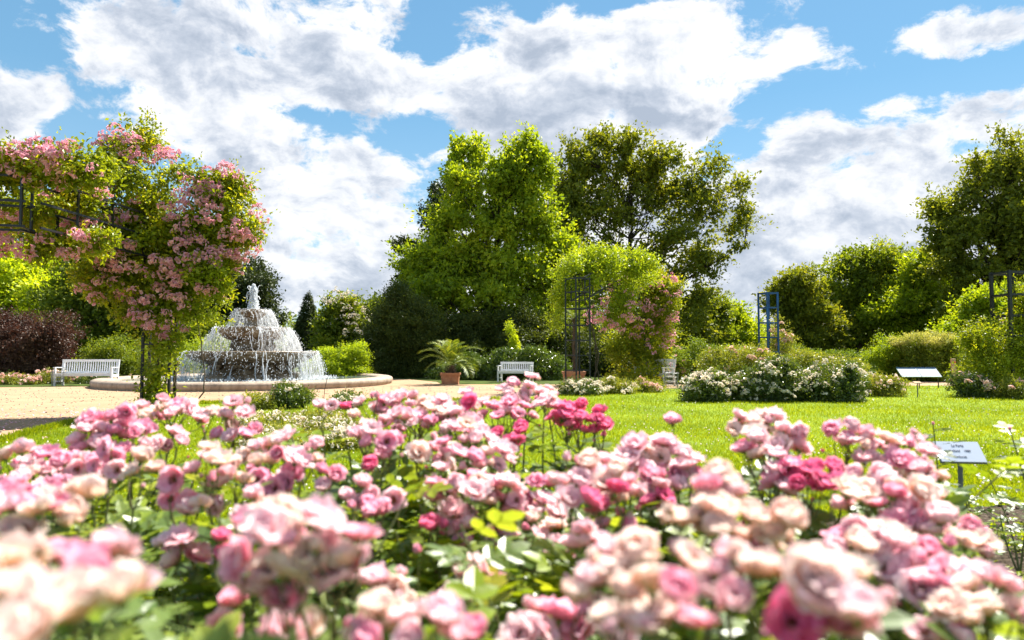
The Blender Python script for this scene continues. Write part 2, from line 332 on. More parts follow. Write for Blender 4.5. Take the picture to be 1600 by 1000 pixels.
# ------------------------------------------------------------------ the ground
sheet('ground', [(-700, -60), (700, -60), (700, 900), (-700, 900)], 0.0, M['ground'])
lawn_poly = [(-14, -1), (16, -1), (30, 19), (40, 26.0), (14, 26.0), (3.5, 23.5), (1.6, 22.5), (-0.6, 20.5)]
near = [(780, 624), (700, 627), (620, 627), (520, 628), (430, 629), (330, 631), (270, 633), (215, 640), (165, 650), (105, 664), (50, 678), (0, 692), (-120, 735)]
lawn_pts = [(-14, 2.0), (-3, -1.5), (16, -1.5), (40, 19), (60, 24.2), (9, 24.2), (7.0, 22.6), (4.5, 22.2), (2.4, 21.5), (1.6, 19.4)] + [tuple(gp(*p)[:2]) for p in near]
o = sheet('lawn', lawn_pts, 0.008, M['lawn'])
path_pts = [tuple(gp(-120, 735)[:2]), (-16, 4.0), (-60, 18)] + [tuple(gp(*p)[:2]) for p in [(-300, 607), (0, 605.5), (140, 604)]] + [(-14.8, 29), (-12, 31.5), (-8, 32), (-4.5, 30), (-3, 27.3)] + \
    [tuple(gp(*p)[:2]) for p in [(690, 600.5), (800, 601), (880, 601)]] + [(6.0, 27.5), (60, 28.3), (60, 24.2), (9, 24.2), (7.0, 22.6), (4.5, 22.2), (2.4, 21.5), (1.6, 19.4)] + [tuple(gp(*p)[:2]) for p in near]
sheet('path', path_pts, 0.004, M['path'])
bed_pts = [(-3.2, .1), (3.6, .1), (6.5, 3.2), (6.2, 5.6), (3.8, 5.35), (2.2, 4.9), (0.5, 4.0), (-1.5, 3.4), (-3.0, 2.6)]
sheet('rose_bed_soil', bed_pts, 0.014, M['soil'])
def inpoly(p, poly):
    x, y = p[:, 0], p[:, 1]; ins = np.zeros(len(p), bool); n_ = len(poly)
    for i in range(n_):
        x1, y1 = poly[i]; x2, y2 = poly[(i+1) % n_]
        c = ((y1 > y) != (y2 > y)) & (x < (x2-x1)*(y-y1)/((y2-y1) if y2 != y1 else 1e-9)+x1); ins ^= c
    return ins
def grass(N, y0, y1, pw):
    u = rng.random(N); y = (y0**(1-pw)+u*(y1**(1-pw)-y0**(1-pw)))**(1/(1-pw)); x = (rng.random(N)*2-1)*(y*.78+.6)
    p = np.stack([x, y, np.full(N, .008)], -1); return p[inpoly(p, lawn_pts)]
gpz = grass(430000, 3.0, 24.0, 1.25); inb = inpoly(gpz, bed_pts); gpz = gpz[~inb | ((rng.random(len(gpz)) < .10) & (gpz[:, 0] < 2.2))]
N = len(gpz); ln = rng.normal(size=(N, 3))*.42+np.array([0, 0, 1.0]); sz = (.026+.028*rng.random(N))*(1+.5*(vnoise(gpz, .9)-.5))*(.8+gpz[:, 1]*.022)
bl = np.array([[-.09, 0, 0], [.09, 0, 0], [.055, .62, .05], [0, 1, .20], [-.055, .62, .05]])*np.array([1.0, 1, 1])
A, fs = stamp(bl, [np.array([[0, 1, 2, 3, 4]])], gpz, frames(ln, randdir(N)), sz)
g = mesh('lawn_grass', [(A, fs, np.repeat(rng.random(N), 5), 0, 0)], M['grass']); tag(g, kind='stuff', label='short sunlit green grass growing on the lawn', cat='grass')
# path edge tufts
ep = np.array([gp(*p)[:2] for p in near]); seg = rng.integers(0, len(ep)-1, 9000); uu = rng.random(9000)
e3 = ep[seg]*(1-uu)[:, None]+ep[seg+1]*uu[:, None]+rng.normal(size=(9000, 2))*.05
e3 = np.c_[e3, np.full(9000, .008)]
A, fs = stamp(bl, [np.array([[0, 1, 2, 3, 4]])], e3, frames(rng.normal(size=(9000, 3))*.4+np.array([0, 0, 1]), randdir(9000)), .05+.06*rng.random(9000))
tag(mesh('edge_grass', [(A, fs, np.repeat(rng.random(9000), 5), 0, 0)], M['grass']), 'longer grass fringe along the edge of the sandy path', 'grass', kind='stuff')
# clover flowers
cp = grass(2600, 5.0, 22.0, 1.2); cp = cp[(vnoise(cp, .7)+.25*rng.random(len(cp)) > .5) & ~inpoly(cp, bed_pts)]; N = len(cp)
OCT = np.array([[1, 0, 0], [-1, 0, 0], [0, 1, 0], [0, -1, 0], [0, 0, 1], [0, 0, -1.]]); OF = np.array([[0, 2, 4], [2, 1, 4], [1, 3, 4], [3, 0, 4], [2, 0, 5], [1, 2, 5], [3, 1, 5], [0, 3, 5]])
A, fs = stamp(OCT, [OF], cp+np.array([0, 0, .05]), frames(randdir(N), randdir(N)), .008+.007*rng.random(N))
tag(mesh('clover_flowers', [(A, fs, np.repeat(rng.random(N), 6), .8, 0)], M['white_petal']), 'tiny white clover flowers dotted over the lawn', 'flowers', kind='stuff')
N = 2200; pb = np.c_[rng.uniform(-16, 0, N), rng.uniform(10, 24, N), np.full(N, .008)]; pb = pb[inpoly(pb, path_pts)]; N = len(pb)
A, fs = stamp(OCT, [OF], pb, frames(randdir(N), randdir(N)), rng.uniform(.008, .028, N)); tag(mesh('path_pebbles', [(A, fs, .5, 0, 0)], M['drystone']), 'loose pebbles scattered over the sandy path', 'pebbles', kind='stuff')
N = 700; pb = np.c_[rng.normal(-8.2, 1.6, N), rng.normal(12.2, 1.5, N), np.full(N, .02)]; A, fs = stamp(np.array([[0, 0, 0], [.5, .5, .2], [0, 1, 0], [-.5, .5, .2]]), [np.array([[0, 1, 2, 3]])], pb, frames(randdir(N)*np.array([1, 1, .1]), randdir(N)*.3+np.array([0, 0, 1])), rng.uniform(.025, .05, N))
tag(mesh('fallen_petals', [(A, fs, np.repeat(rng.random(N), 4), .7, 0)], M['climb_pink']), 'fallen pink petals on the path and lawn edge below the left arch', 'petals', kind='stuff')
# soil clods and weeds of the bed
N = 2600; cl = np.c_[rng.uniform(-3, 6.4, N), rng.uniform(.4, 5.5, N), np.full(N, .016)]; cl = cl[inpoly(cl, bed_pts)]; N = len(cl)
A, fs = stamp(OCT, [OF], cl, frames(randdir(N), randdir(N)), rng.uniform(.006, .03, N)**1.0)
tag(mesh('soil_clods', [(A, fs, .5, 0, 0)], M['soil']), 'loose brown soil crumbs in the rose bed', 'soil', kind='stuff')
N = 9000; wp = np.c_[rng.uniform(-3, 4.2, N), rng.uniform(.4, 4.9, N), np.full(N, .014)]; wp = wp[inpoly(wp, bed_pts) & (vnoise(wp, 2.2)-.12*(wp[:, 0] > 1.6) > .45)]; N = len(wp)
lf = np.array([[0, 0, 0], [.28, .5, .08], [0, 1, 0], [-.28, .5, .08]]); LQ = [np.array([[0, 1, 2, 3]])]
def weeds(name, pts, hgt, label):
    N = len(pts); k = 7; P_ = np.repeat(pts, k, 0)+np.c_[rng.normal(size=(N*k, 2))*.03, rng.random(N*k)*hgt]
    A, fs = stamp(lf, LQ, P_, frames(randdir(N*k)+np.array([0, 0, .3]), randdir(N*k)*.6+np.array([0, 0, 1])), .018+.025*rng.random(N*k))
    return tag(mesh(name, [(A, fs, np.repeat(rng.random(N*k), 4), 0, 0)], M['grass']), label, 'weeds', kind='stuff')
weeds('bed_weeds', wp, .14, 'low bright green weeds between the rose bushes')

# ------------------------------------------------------------------ foliage builders
def clumps(lobes, nc, r, shell=.55, gap=0.0, gs=.45, seed=None):
    """points inside ellipsoid lobes (centre xyz, radii xyz), thinned by noise"""
    lobes = np.array(lobes, float); vol = np.prod(lobes[:, 3:], 1)**.75; pr = vol/vol.sum()
    k = r.choice(len(lobes), nc*2, p=pr); d = randdir(nc*2, r); rad = (shell+(1-shell)*r.random(nc*2))**1.0
    rad = np.where(r.random(nc*2) < .25, r.random(nc*2), rad); rad = rad*(1+.10*r.normal(size=nc*2))
    p = lobes[k, :3]+d*lobes[k, 3:]*rad[:, None]; rr_ = lobes[k, 3:].min(1)[:, None]
    wob = np.stack([vnoise(p+o_, 1.1/max(.3, float(np.median(rr_)))) for o_ in (3.1, 9.7, 15.3)], -1)-.5; p = p+wob*rr_*.75
    if gap: p = p[vnoise(p+r.random()*20, gs)+.12*r.normal(size=len(p)) > gap]
    return p[:nc]
def surf(lobes, count, r, front=.9, upb=.15, rad=.97):
    lobes = np.array(lobes, float); w = (lobes[:, 3]*lobes[:, 5]); k = r.choice(len(lobes), count*12, p=w/w.sum())
    d = norm(r.normal(size=(count*12, 3))+np.array([0, -front, upb])); p = lobes[k, :3]+d*lobes[k, 3:]*rad*(.92+.16*r.random(count*12))[:, None]; ok = np.ones(len(p), bool)
    for L in lobes: ok &= (((p-L[:3])/(L[3:]*.84))**2).sum(1) > 1
    p = p[ok & (p[:, 2] > .08)]; return p[:count]
def sprigs(lobes, n_, Ln, ls, r, per=10, droop=.35, up=.5, aspect=.5):
    lobes = np.array(lobes, float); p = surf(lobes, n_, r, 0.0, up, .9); q = ((p[:, None]-lobes[None, :, :3])/lobes[None, :, 3:]); i = (q**2).sum(2).argmin(1); d = norm(norm(q[np.arange(len(p)), i])+r.normal(size=p.shape)*.35+np.array([0, 0, .35]))
    L_ = Ln*(.5+.9*r.random(len(p))); P_ = np.repeat(p, per, 0); Dd = np.repeat(d, per, 0); LL = np.repeat(L_, per); u = np.tile((np.arange(per)+.5)/per, len(p))
    P_ = P_+Dd*(LL*u)[:, None]-np.array([0, 0, 1])*(droop*LL*u**2)[:, None]+r.normal(size=P_.shape)*ls*.35
    lt = np.array([[0, 0, 0], [aspect*.5, .45, .10], [0, 1, 0], [-aspect*.5, .45, .10]]); A, fs = stamp(lt, [np.array([[0, 1, 2, 3]])], P_, frames(Dd+randdir(len(P_), r)*.9, randdir(len(P_), r)+np.array([0, 0, .5])), ls*(1.1-.4*u)*(.7+.6*r.random(len(P_))))
    return (A, fs, np.repeat(np.clip(.35+.65*r.random(len(P_)), 0, 1), 4), 0, 0)
def ragged(lobes, r, core=.80, sub=5, ss=.40):
    out = []
    for L in lobes:
        L = np.array(L, float); out.append((*L[:3], *(L[3:]*core))); d = randdir(sub, r)
        for u in d: f = ss*r.uniform(.7, 1.35); out.append((*(L[:3]+u*L[3:]*r.uniform(.78, 1.0)), *(L[3:]*f*np.array([r.uniform(.8, 1.3), 1, r.uniform(.6, 1.0)]))))
    return out
def leaf_cloud(cp, per, cr, ls, r, flat=.65, droop=0.0, aspect=.55, up=.55, el=0.0):
    N = len(cp)*per; c = np.repeat(cp, per, 0); sc = np.repeat(cr*(.65+.7*r.random(len(cp))), per)
    off = r.normal(size=(N, 3))*.5*np.array([1, 1, flat])*sc[:, None]
    if el: ax = norm(norm(cp-cp.mean(0))*.8+randdir(len(cp), r)*.7+np.array([0, 0, .7])); off = off*.8+np.repeat(ax, per, 0)*(r.normal(size=N)*sc*el)[:, None]
    P_ = c+off
    nrm_ = randdir(N, r)+np.array([0, 0, up]); dr = randdir(N, r)+norm(off)*.5+np.array([0, 0, -droop])
    lt = np.array([[0, 0, 0], [aspect*.5, .45, .10], [0, 1, 0], [-aspect*.5, .45, .10]])
    A, fs = stamp(lt, LQ, P_, frames(dr, nrm_), ls*(.6+.8*r.random(N)))
    v = np.clip(np.repeat(r.random(len(cp)), per)*.5+r.random(N)*.5, 0, 1)
    return (A, fs, np.repeat(v, 4), 0, 0)
def curve(a, b, bend, r, n_=6):
    t_ = np.linspace(0, 1, n_)[:, None]; p = a*(1-t_)+b*t_; mid = r.normal(size=3)*bend; return p+np.sin(t_*pi)*mid
def limbs(base, top, cp, r, nl, r0, forks=2, twigs=0):
    """trunk, big limbs to clump centres, and side branches off the limbs"""
    ch = []; H = top[2]-base[2]; n_ = 9; t_ = np.linspace(0, 1, n_)[:, None]
    tr = base*(1-t_)+top*t_; tr[1:-1, :2] += r.normal(size=(n_-2, 2))*H*.012; rad = r0*(1-.88*t_[:, 0]); rad[0] *= 1.35
    ch.append(tube(tr, rad, 8)); pts = [(p, q) for p, q in zip(tr, rad)]
    sel = cp[r.choice(len(cp), min(nl, len(cp)), replace=False)]
    for s in sel:
        j = max(1, min(n_-2, int(((s[2]-base[2])/H-.22-.15*r.random())*n_))); a = tr[j]
        mid = a*.5+s*.5+np.array([0, 0, -.06*np.linalg.norm(s-a)]); tt = np.linspace(0, 1, 7)[:, None]
        c = (1-tt)**2*a+2*tt*(1-tt)*mid+tt**2*s; c[1:-1] += r.normal(size=(5, 3))*.05*np.linalg.norm(s-a)**.5
        q = min(rad[j]*.5, .035+np.linalg.norm(s-a)*.012); ch.append(tube(c, q*(1-.85*tt[:, 0]), 5)); pts += [(x, q*.4) for x in c[3:]]
    if twigs:
        Pn = np.array([p for p, _ in pts]); tw = cp[r.choice(len(cp), min(twigs, len(cp)), replace=False)]
        for s in tw:
            dd = np.linalg.norm(Pn-s, axis=1)+np.where(Pn[:, 2] > s[2], 1.5, 0); a = Pn[dd.argmin()]
            c = curve(a, s, .06, r, 4); ch.append(tube(c, np.linspace(.034, .008, 4), 3))
    return ch
def tree(name, label, cat, group, x, y, trunk_top, lobes, nc, per, cr, ls, m, bark='bark', r0=.3, nl=40, twigs=0, gap=.0, gs=.45, seed=1, extra=None, droop=.15, flat=.65, shell=.55, baseh=0.0):
    r = np.random.default_rng(seed); root = empty(name, (x, y, 0), label, cat, group); B = np.array([x, y, 0.])
    nc = int(nc*2.6); per = max(8, int(per/4.0)); cr = cr*.50; ls = ls*1.42; lobes = ragged(lobes, r)
    cp = clumps([(a, b, c, d, e*.75, f) for (a, b, c, d, e, f) in lobes], nc, r, shell, gap, gs)
    ch = limbs(B, np.array([x, y, trunk_top]), cp, r, nl, r0, twigs=twigs)
    for c in ch: c[0][:] -= B
    tk = mesh('trunk', ch, M[bark], root, True)
    lc = leaf_cloud(cp, per, cr, ls, r, flat, droop, aspect=.62, el=.95); lc[0][:] -= B
    ar_ = sum(l[3]*l[5] for l in lobes); sg = sprigs(lobes, int(min(900, 26*ar_)), cr*3.4, ls*.9, r, 9); sg[0][:] -= B
    mesh('crown', [lc, sg], M[m], root)
    return root, cp
def plobes(d, *ls, depth=None):
    """lobes given as (px, py, rx px, ry px[, depth offset, depth radius]) at distance d"""
    out = []
    for l in ls:
        px, py, rx, ry = l[:4]; dy = l[4] if len(l) > 4 else 0; c = at(px, py, d+dy); k = (d+dy)/F
        ryy = l[5] if len(l) > 5 else (depth or max(rx, ry)*k*.8); out.append((*c, rx*k, ryy, ry*k))
    return out
# rosette: a small many-petalled rose head, built once per colour
def rosette(r, np_=11, cup=.5):
    V = []; Fq = []; o = 0
    for i in range(np_):
        a = i*2.4; ring = i/np_; tilt = .25+1.0*ring; rad = .25+.35*ring
        u = np.array([cos(a), sin(a), 0]); w = np.array([-sin(a), cos(a), 0]); ctr = u*rad*.5
        dirv = u*sin(tilt)+np.array([0, 0, cos(tilt)]); L = .75; wd = .42
        p = [ctr-w*wd*.4, ctr+w*wd*.4, ctr+dirv*L*.6+w*wd+u*.1, ctr+dirv*L-w*wd*.5+u*.05, ctr+dirv*L*.6-w*wd+u*.1, ctr+dirv*L+w*wd*.5+u*.05]
        V += p; Fq += [[o, o+1, o+2, o+4], [o+4, o+2, o+5, o+3]]; o += 6
    V = np.array(V); return V, [np.array(Fq)], np.tile([.1, .1, .7, 1, .7, 1], np_)
RV, RF, RT = rosette(rng)
def bloom_cluster_mesh(name, m, nb, rad, size, r):
    d = randdir(nb, r); d[:, 2] = np.abs(d[:, 2])*.9-.15; d[:, 1] -= .3; d = norm(d); pos = d*rad*(.75+.3*r.random(nb))[:, None]
    A, fs = stamp(RV, RF, pos, np.stack([frames(randdir(nb, r), d)[:, :, i] for i in (0, 1, 2)], -1), size*(.75+.5*r.random(nb)))
    return (A, fs, np.repeat(r.random(nb), len(RV)), np.tile(RT, nb), 0)
_cl = {}
def cluster_protos(key, m, nb, rad, size, k=6):
    if key not in _cl:
        out = []
        for i in range(k):
            r = np.random.default_rng(100+i); nbb = max(1, int(nb*(.6+.8*r.random()))); o = mesh('flower_cluster', [bloom_cluster_mesh('c', m, nbb, rad, size, r)], m, None, True)
            out.append(o.data); COL.objects.unlink(o); bpy.data.objects.remove(o)
        _cl[key] = out
    return _cl[key]
def put_clusters(root, name, protos, pts, r, smin=.75, smax=1.3, origin=None, cap=100):
    B = np.array(origin)
    for p in pts[:cap]:
        o = bpy.data.objects.new(name, protos[r.integers(len(protos))]); COL.objects.link(o); o.parent = root
        o.location = tuple(p-B); s = r.uniform(smin, smax); o.scale = (s, s, s); o.rotation_euler = (r.uniform(-.4, .4), r.uniform(-.4, .4), r.uniform(-1.2, 1.2))
    if len(pts) > cap:
        ch = []
        for p in pts[cap:]:
            me = protos[r.integers(len(protos))]; V = np.zeros(len(me.vertices)*3, np.float32); me.vertices.foreach_get('co', V); V = V.reshape(-1, 3)*r.uniform(smin, smax)*.9
            nb = len(V)//len(RV); _, fs = stamp(RV, RF, np.zeros((nb, 3)), np.repeat(np.eye(3)[None], nb, 0), 1.0)
            ch.append((V+p-B, fs, r.random(), np.tile(RT, nb), 0))
        o = mesh('smaller_flower_clusters', ch, protos[0].materials[0], root, True); o['kind'] = 'stuff'
def shrub(name, label, cat, group, lobes, nc, per, cr, ls, m, seed=1, stems=7, gap=0.0, gs=1.5, flat=.75, shell=.45, bloom=None, droop=.1, bark='bark', up=.55):
    r = np.random.default_rng(seed); L = np.array(lobes, float); bx = (L[:, 0]*L[:, 3]).sum()/L[:, 3].sum(); by = (L[:, 1]*L[:, 3]).sum()/L[:, 3].sum(); B = np.array([bx, by, 0.])
    root = empty(name, B, label, cat, group); cp = clumps(lobes, nc, r, shell, gap, gs); cp[:, 2] = np.maximum(cp[:, 2], .05)
    lc = leaf_cloud(cp, per, cr, ls, r, flat, droop, up=up); lc[0][:, 2] = np.maximum(lc[0][:, 2], .01); lc[0][:] -= B; sg = sprigs(lobes, int(min(400, 60+40*sum(l[3]*l[5] for l in lobes))), cr*1.5, ls*.95, r, 8); sg[0][:] -= B; sg[0][:, 2] = np.maximum(sg[0][:, 2], .01); mesh('foliage', [lc, sg], M[m], root)
    hh = L[:, 2].max(); rr = L[:, 3].max(); ch = []
    for s in cp[r.choice(len(cp), min(stems, len(cp)), replace=False)]:
        a = B+np.array([r.normal()*rr*.25, r.normal()*rr*.15, 0]); tt = np.linspace(0, 1, 6)[:, None]; mid = np.array([a[0], a[1], s[2]*.8]); c = (1-tt)**2*a+2*tt*(1-tt)*mid+tt**2*s
        ch.append(tube(c-B, np.linspace(.018+hh*.006, .006, 6), 5))
    mesh('stems', ch, M[bark], root, True)
    if bloom:
        bname, key, bm, nb, rad, size, count, bias = bloom; pr = cluster_protos(key, M[bm], nb, rad, size)
        q = surf(lobes, count, r, .55, .28*bias)
        put_clusters(root, bname, pr, q, r, origin=B)
    return root, cp

# ------------------------------------------------------------------ fountain
FC = np.array([-9.75, 25.7, 0.0])
ft = empty('fountain', FC, 'three tiered sandstone fountain with water spilling down over its round bowls into a wide basin', 'fountain')
def flute(k, amp, z0, z1):
    def f(r, z, a):
        w = np.clip((z1-z)/(z1-z0), 0, 1); return r*(1+amp*w*(np.abs(np.sin(a*k/2))-.6)), z
    return f
mesh('basin_rim', [lathe([(4.55, .0), (4.55, .20), (4.62, .255), (4.75, .285), (4.95, .29), (5.08, .275), (5.17, .235), (5.2, .18), (5.19, .08), (5.16, .05), (5.16, 0)], 160)], M['drystone'], ft, True)
mesh('basin_water', [lathe([(.01, .20), (1.5, .20), (3., .20), (4.56, .20)], 64)], M['pool'], ft, True)
mesh('plinth', [lathe([(1.72, .15), (1.72, .34), (1.66, .40), (1.55, .42), (1.50, .48), (1.2, .48)], 12)], M['wetstone'], ft)
mesh('lower_pedestal', [lathe([(1.42, .47), (1.38, .52), (1.26, .58), (1.22, .66), (1.24, .78), (1.36, .90), (1.2, .93)], 128, flute(16, .10, .5, .9))], M['wetstone'], ft, True)
mesh('lower_bowl', [lathe([(1.15, .70), (1.45, .74), (1.75, .80), (2.02, .90), (2.20, 1.02), (2.29, 1.10), (2.33, 1.16), (2.33, 1.21), (2.28, 1.23), (2.18, 1.20), (1.0, 1.12)], 160,
     lambda r, z, a: (r*(1+.045*np.clip((1.16-z)/.4, 0, 1)*np.cos(a*12)), z))], M['wetstone'], ft, True)
mesh('middle_pedestal', [lathe([(.86, 1.10), (.84, 1.2), (.78, 1.24), (.70, 1.34), (.68, 1.5), (.76, 1.66), (.85, 1.74), (.6, 1.78)], 96, flute(10, .18, 1.1, 1.7))], M['wetstone'], ft, True)
mesh('middle_bowl', [lathe([(.62, 1.60), (.86, 1.66), (1.04, 1.76), (1.17, 1.90), (1.24, 2.02), (1.26, 2.08), (1.24, 2.11), (1.18, 2.10), (.4, 2.05)], 128,
     lambda r, z, a: (r*(1+.06*np.clip((2.02-z)/.3, 0, 1)*np.cos(a*10)), z))], M['wetstone'], ft, True)
mesh('top_pedestal', [lathe([(.36, 2.04), (.34, 2.12), (.22, 2.2), (.19, 2.36), (.26, 2.5), (.3, 2.56), (.1, 2.58)], 64, flute(6, .2, 2.1, 2.5))], M['wetstone'], ft, True)
mesh('top_bowl', [lathe([(.16, 2.45), (.32, 2.5), (.44, 2.6), (.53, 2.7), (.56, 2.76), (.54, 2.79), (.48, 2.78), (.01, 2.75)], 96,
     lambda r, z, a: (r*(1+.10*np.clip((2.7-z)/.2, 0, 1)*np.cos(a*8)), z))], M['wetstone'], ft, True)
def mask_head(a, r0, z, s):
    ch = []; u = np.array([cos(a), sin(a), 0]); w = np.array([-sin(a), cos(a), 0]); c = u*r0+np.array([0, 0, z])
    for (du, dw, dz, rr) in [(0, 0, 0, .15), (.09, 0, -.05, .10), (.05, .07, .05, .055), (.05, -.07, .05, .055), (.13, 0, -.09, .06), (-.02, .12, -.03, .09), (-.02, -.12, -.03, .09), (0, 0, .12, .10), (.02, .08, -.14, .07), (.02, -.08, -.14, .07)]:
        q = c+s*(u*du+w*dw+np.array([0, 0, dz])); an = np.linspace(0, pi, 7); k = lathe([(max(.001, rr*s*sin(t)), rr*s*cos(t)) for t in an[::-1]], 10)
        ch.append((k[0]+q, k[1], .5, 0, 0))
    return ch
for i in range(10): mesh('mask_spout', mask_head(i/10*2*pi+.25, 1.36, .74, 1.15), M['wetstone'], ft, True)
for i in range(6): mesh('mask_spout', mask_head(i/6*2*pi-1.2, .74, 1.46, .9), M['wetstone'], ft, True)
def strands(N, R0, z0, z1, vmax, wmin, wmax, r, front=True, brk=.5, wav=0.02):
    ch = []
    for i in range(N):
        a = r.random()*2*pi; a += .10*sin(9*a)+.05*sin(23*a+1)
        if sin(a) < -.45 and cos(a) < .75 and r.random() < .62: continue
        v0 = vmax*(.35+.65*r.random()); T = math.sqrt(2*(z0-z1)/9.8)
        ta = 0 if r.random() > brk else r.random()*T*.6; tb = T if r.random() > brk else min(T, ta+T*(.15+.5*r.random()))
        t_ = np.linspace(ta, tb, 8); rr = R0+v0*t_; z = z0+.02-4.9*t_**2; aa = a+np.cumsum(r.normal(size=8))*wav/R0
        u = np.stack([np.cos(aa), np.sin(aa), 0*aa], -1); w = np.stack([-np.sin(aa), np.cos(aa), 0*aa], -1)
        wd = r.uniform(wmin, wmax)*(.5+.9*r.random(8)); c = u*rr[:, None]+np.array([0, 0, 1])*z[:, None]
        V = np.concatenate([c-w*wd[:, None], c+w*wd[:, None], c+u*(wd*.7)[:, None]]); k = np.arange(7)
        fq = np.concatenate([np.stack([k, k+1, k+17, k+16], -1), np.stack([k+16, k+17, k+9, k+8], -1), np.stack([k+8, k+9, k+1, k], -1)])
        ch.append((V, [fq], r.random(), 0, 0))
    return ch
def drops(P_, s, r):
    A, fs = stamp(OCT*np.array([1, 1, 1.6]), [OF], P_, np.repeat(np.eye(3)[None], len(P_), 0), s*(.4+r.random(len(P_)))); return (A, fs, .5, 0, 0)
fr_ = np.random.default_rng(5)
def fall_pts(N, R0, z0, z1, vmax, r):
    a = r.random(N)*2*pi; T = math.sqrt(2*(z0-z1)/9.8); t_ = r.random(N)**.6*T; rr = R0+vmax*(.3+.9*r.random(N))*t_
    return np.stack([rr*np.cos(a), rr*np.sin(a), z0-4.9*t_**2+.05*r.random(N)], -1)
o = mesh('water_curtain', strands(210, 2.33, 1.21, .2, .60, .005, .020, fr_, brk=.75)+[drops(fall_pts(2600, 2.34, 1.22, .22, .85, fr_), .011, fr_)], M['water'], ft, True)
o = mesh('water_curtain', strands(210, 1.25, 2.10, 1.22, 1.05, .005, .018, fr_, brk=.75)+[drops(fall_pts(2400, 1.26, 2.12, 1.22, 1.3, fr_), .011, fr_)], M['water'], ft, True)
o = mesh('water_curtain', strands(95, .55, 2.78, 2.1, .9, .005, .015, fr_, brk=.75)+[drops(fall_pts(1100, .56, 2.8, 2.1, 1.1, fr_), .009, fr_)], M['water'], ft, True)
sp = []
for i in range(10):
    a = i/10*2*pi+.25; u = np.array([cos(a), sin(a), 0])
    for k in range(4):
        t_ = np.linspace(0, .33, 9); q = u*(1.52+(.9+.12*k)*t_)[:, None]+np.array([0, 0, .70])-np.array([0, 0, 1])*(4.9*t_**2)[:, None]+fr_.normal(size=(9, 3))*.012
        q[:, 2] = np.maximum(q[:, 2], .2); sp.append(tube(q, .010+.006*fr_.random(9), 4))
    mesh('spout_jet', sp, M['water'], ft, True); sp = []
N = 1500; hh = fr_.random(N)**1.3; rr = (.05+.20*(1-hh))*np.sqrt(fr_.random(N)); aa = fr_.random(N)*2*pi
jp = np.stack([rr*np.cos(aa), rr*np.sin(aa), 2.76+hh*1.0], -1)
js = []
for i in range(70):
    a = fr_.random()*2*pi; v = fr_.uniform(.05, .45); vz = fr_.uniform(3.2, 4.35); T = 2*vz/9.8; ta = fr_.random()*T*.4; t_ = np.linspace(ta, min(T, ta+T*fr_.uniform(.2, .6)), 8)
    js.append(tube(np.stack([v*t_*cos(a)+.02*cos(a), v*t_*sin(a)+.02*sin(a), 2.76+vz*t_-4.9*t_**2], -1)+fr_.normal(size=(8, 3))*.006, fr_.uniform(.007, .017), 4))
mesh('top_jet', js+[drops(jp, .016, fr_)], M['water'], ft, True)
mv, t = mat('water_veil'); g = t.vm('MULTIPLY', t.geo(), (1, 1, .10)); n1 = t.noise(g, 14, 5, .7); g2_ = t.vm('MULTIPLY', t.geo(), (1, 1, .4)); n2 = t.noise(g2_, 30, 4, .7)
tp_ = t.add('ShaderNodeBsdfTransparent').outputs[0]; dd = t.add('ShaderNodeBsdfTranslucent'); dd.inputs[0].default_value = (.85, .87, .9, 1); fa = t.math('MULTIPLY', t.maprange(n1, .44, .62, .06, .88), t.maprange(n2, .35, .6, .35, 1.0)); t.out(t.mixs(fa, tp_, t.mixs(.5, t.bsdf((.85, .87, .9), .25, .5), dd.outputs[0])))
def veil(R0, z0, z1, vm_, cut):
    T = math.sqrt(2*(z0-z1)/9.8); k = 360; t_ = np.linspace(0, T, 14)[:, None]; a = np.arange(k)[None]/k*2*pi; wv_ = 1+.05*np.sin(a*17)+.04*np.sin(a*41+1); rr = R0+vm_*t_*wv_*(1+.1*np.sin(a*7)); z = z0+.015-4.9*t_**2+0*a
    V = np.stack([rr*np.cos(a), rr*np.sin(a), z], -1).reshape(-1, 3); i = np.arange(13)[:, None]*k; j = np.arange(k)[None]; ok = ~((np.sin(a[0]) < -.15) & (np.cos(a[0]-cut[0]) > cut[1])); j = j[:, ok]; j2 = (j+1) % k
    return (V, [np.stack([i+j, i+j2, i+k+j2, i+k+j], -1).reshape(-1, 4)], .5, 0, 0)
mesh('water_veil', [veil(2.33, 1.21, .2, .55, (-1.75, .35))], mv, ft, True); mesh('water_veil', [veil(1.25, 2.10, 1.22, 1.15, (-1.7, .8))], mv, ft, True); mesh('water_veil', [veil(.55, 2.78, 2.1, .95, (-1.7, .8))], mv, ft, True)
# foam and ripples where the water lands
a = fr_.random(1600)*2*pi; rr = 2.65+.25*fr_.normal(size=1600); mesh('splash', [drops(np.stack([rr*np.cos(a), rr*np.sin(a), .2+.09*fr_.random(1600)**2], -1), .018, fr_)], M['water'], ft, True)

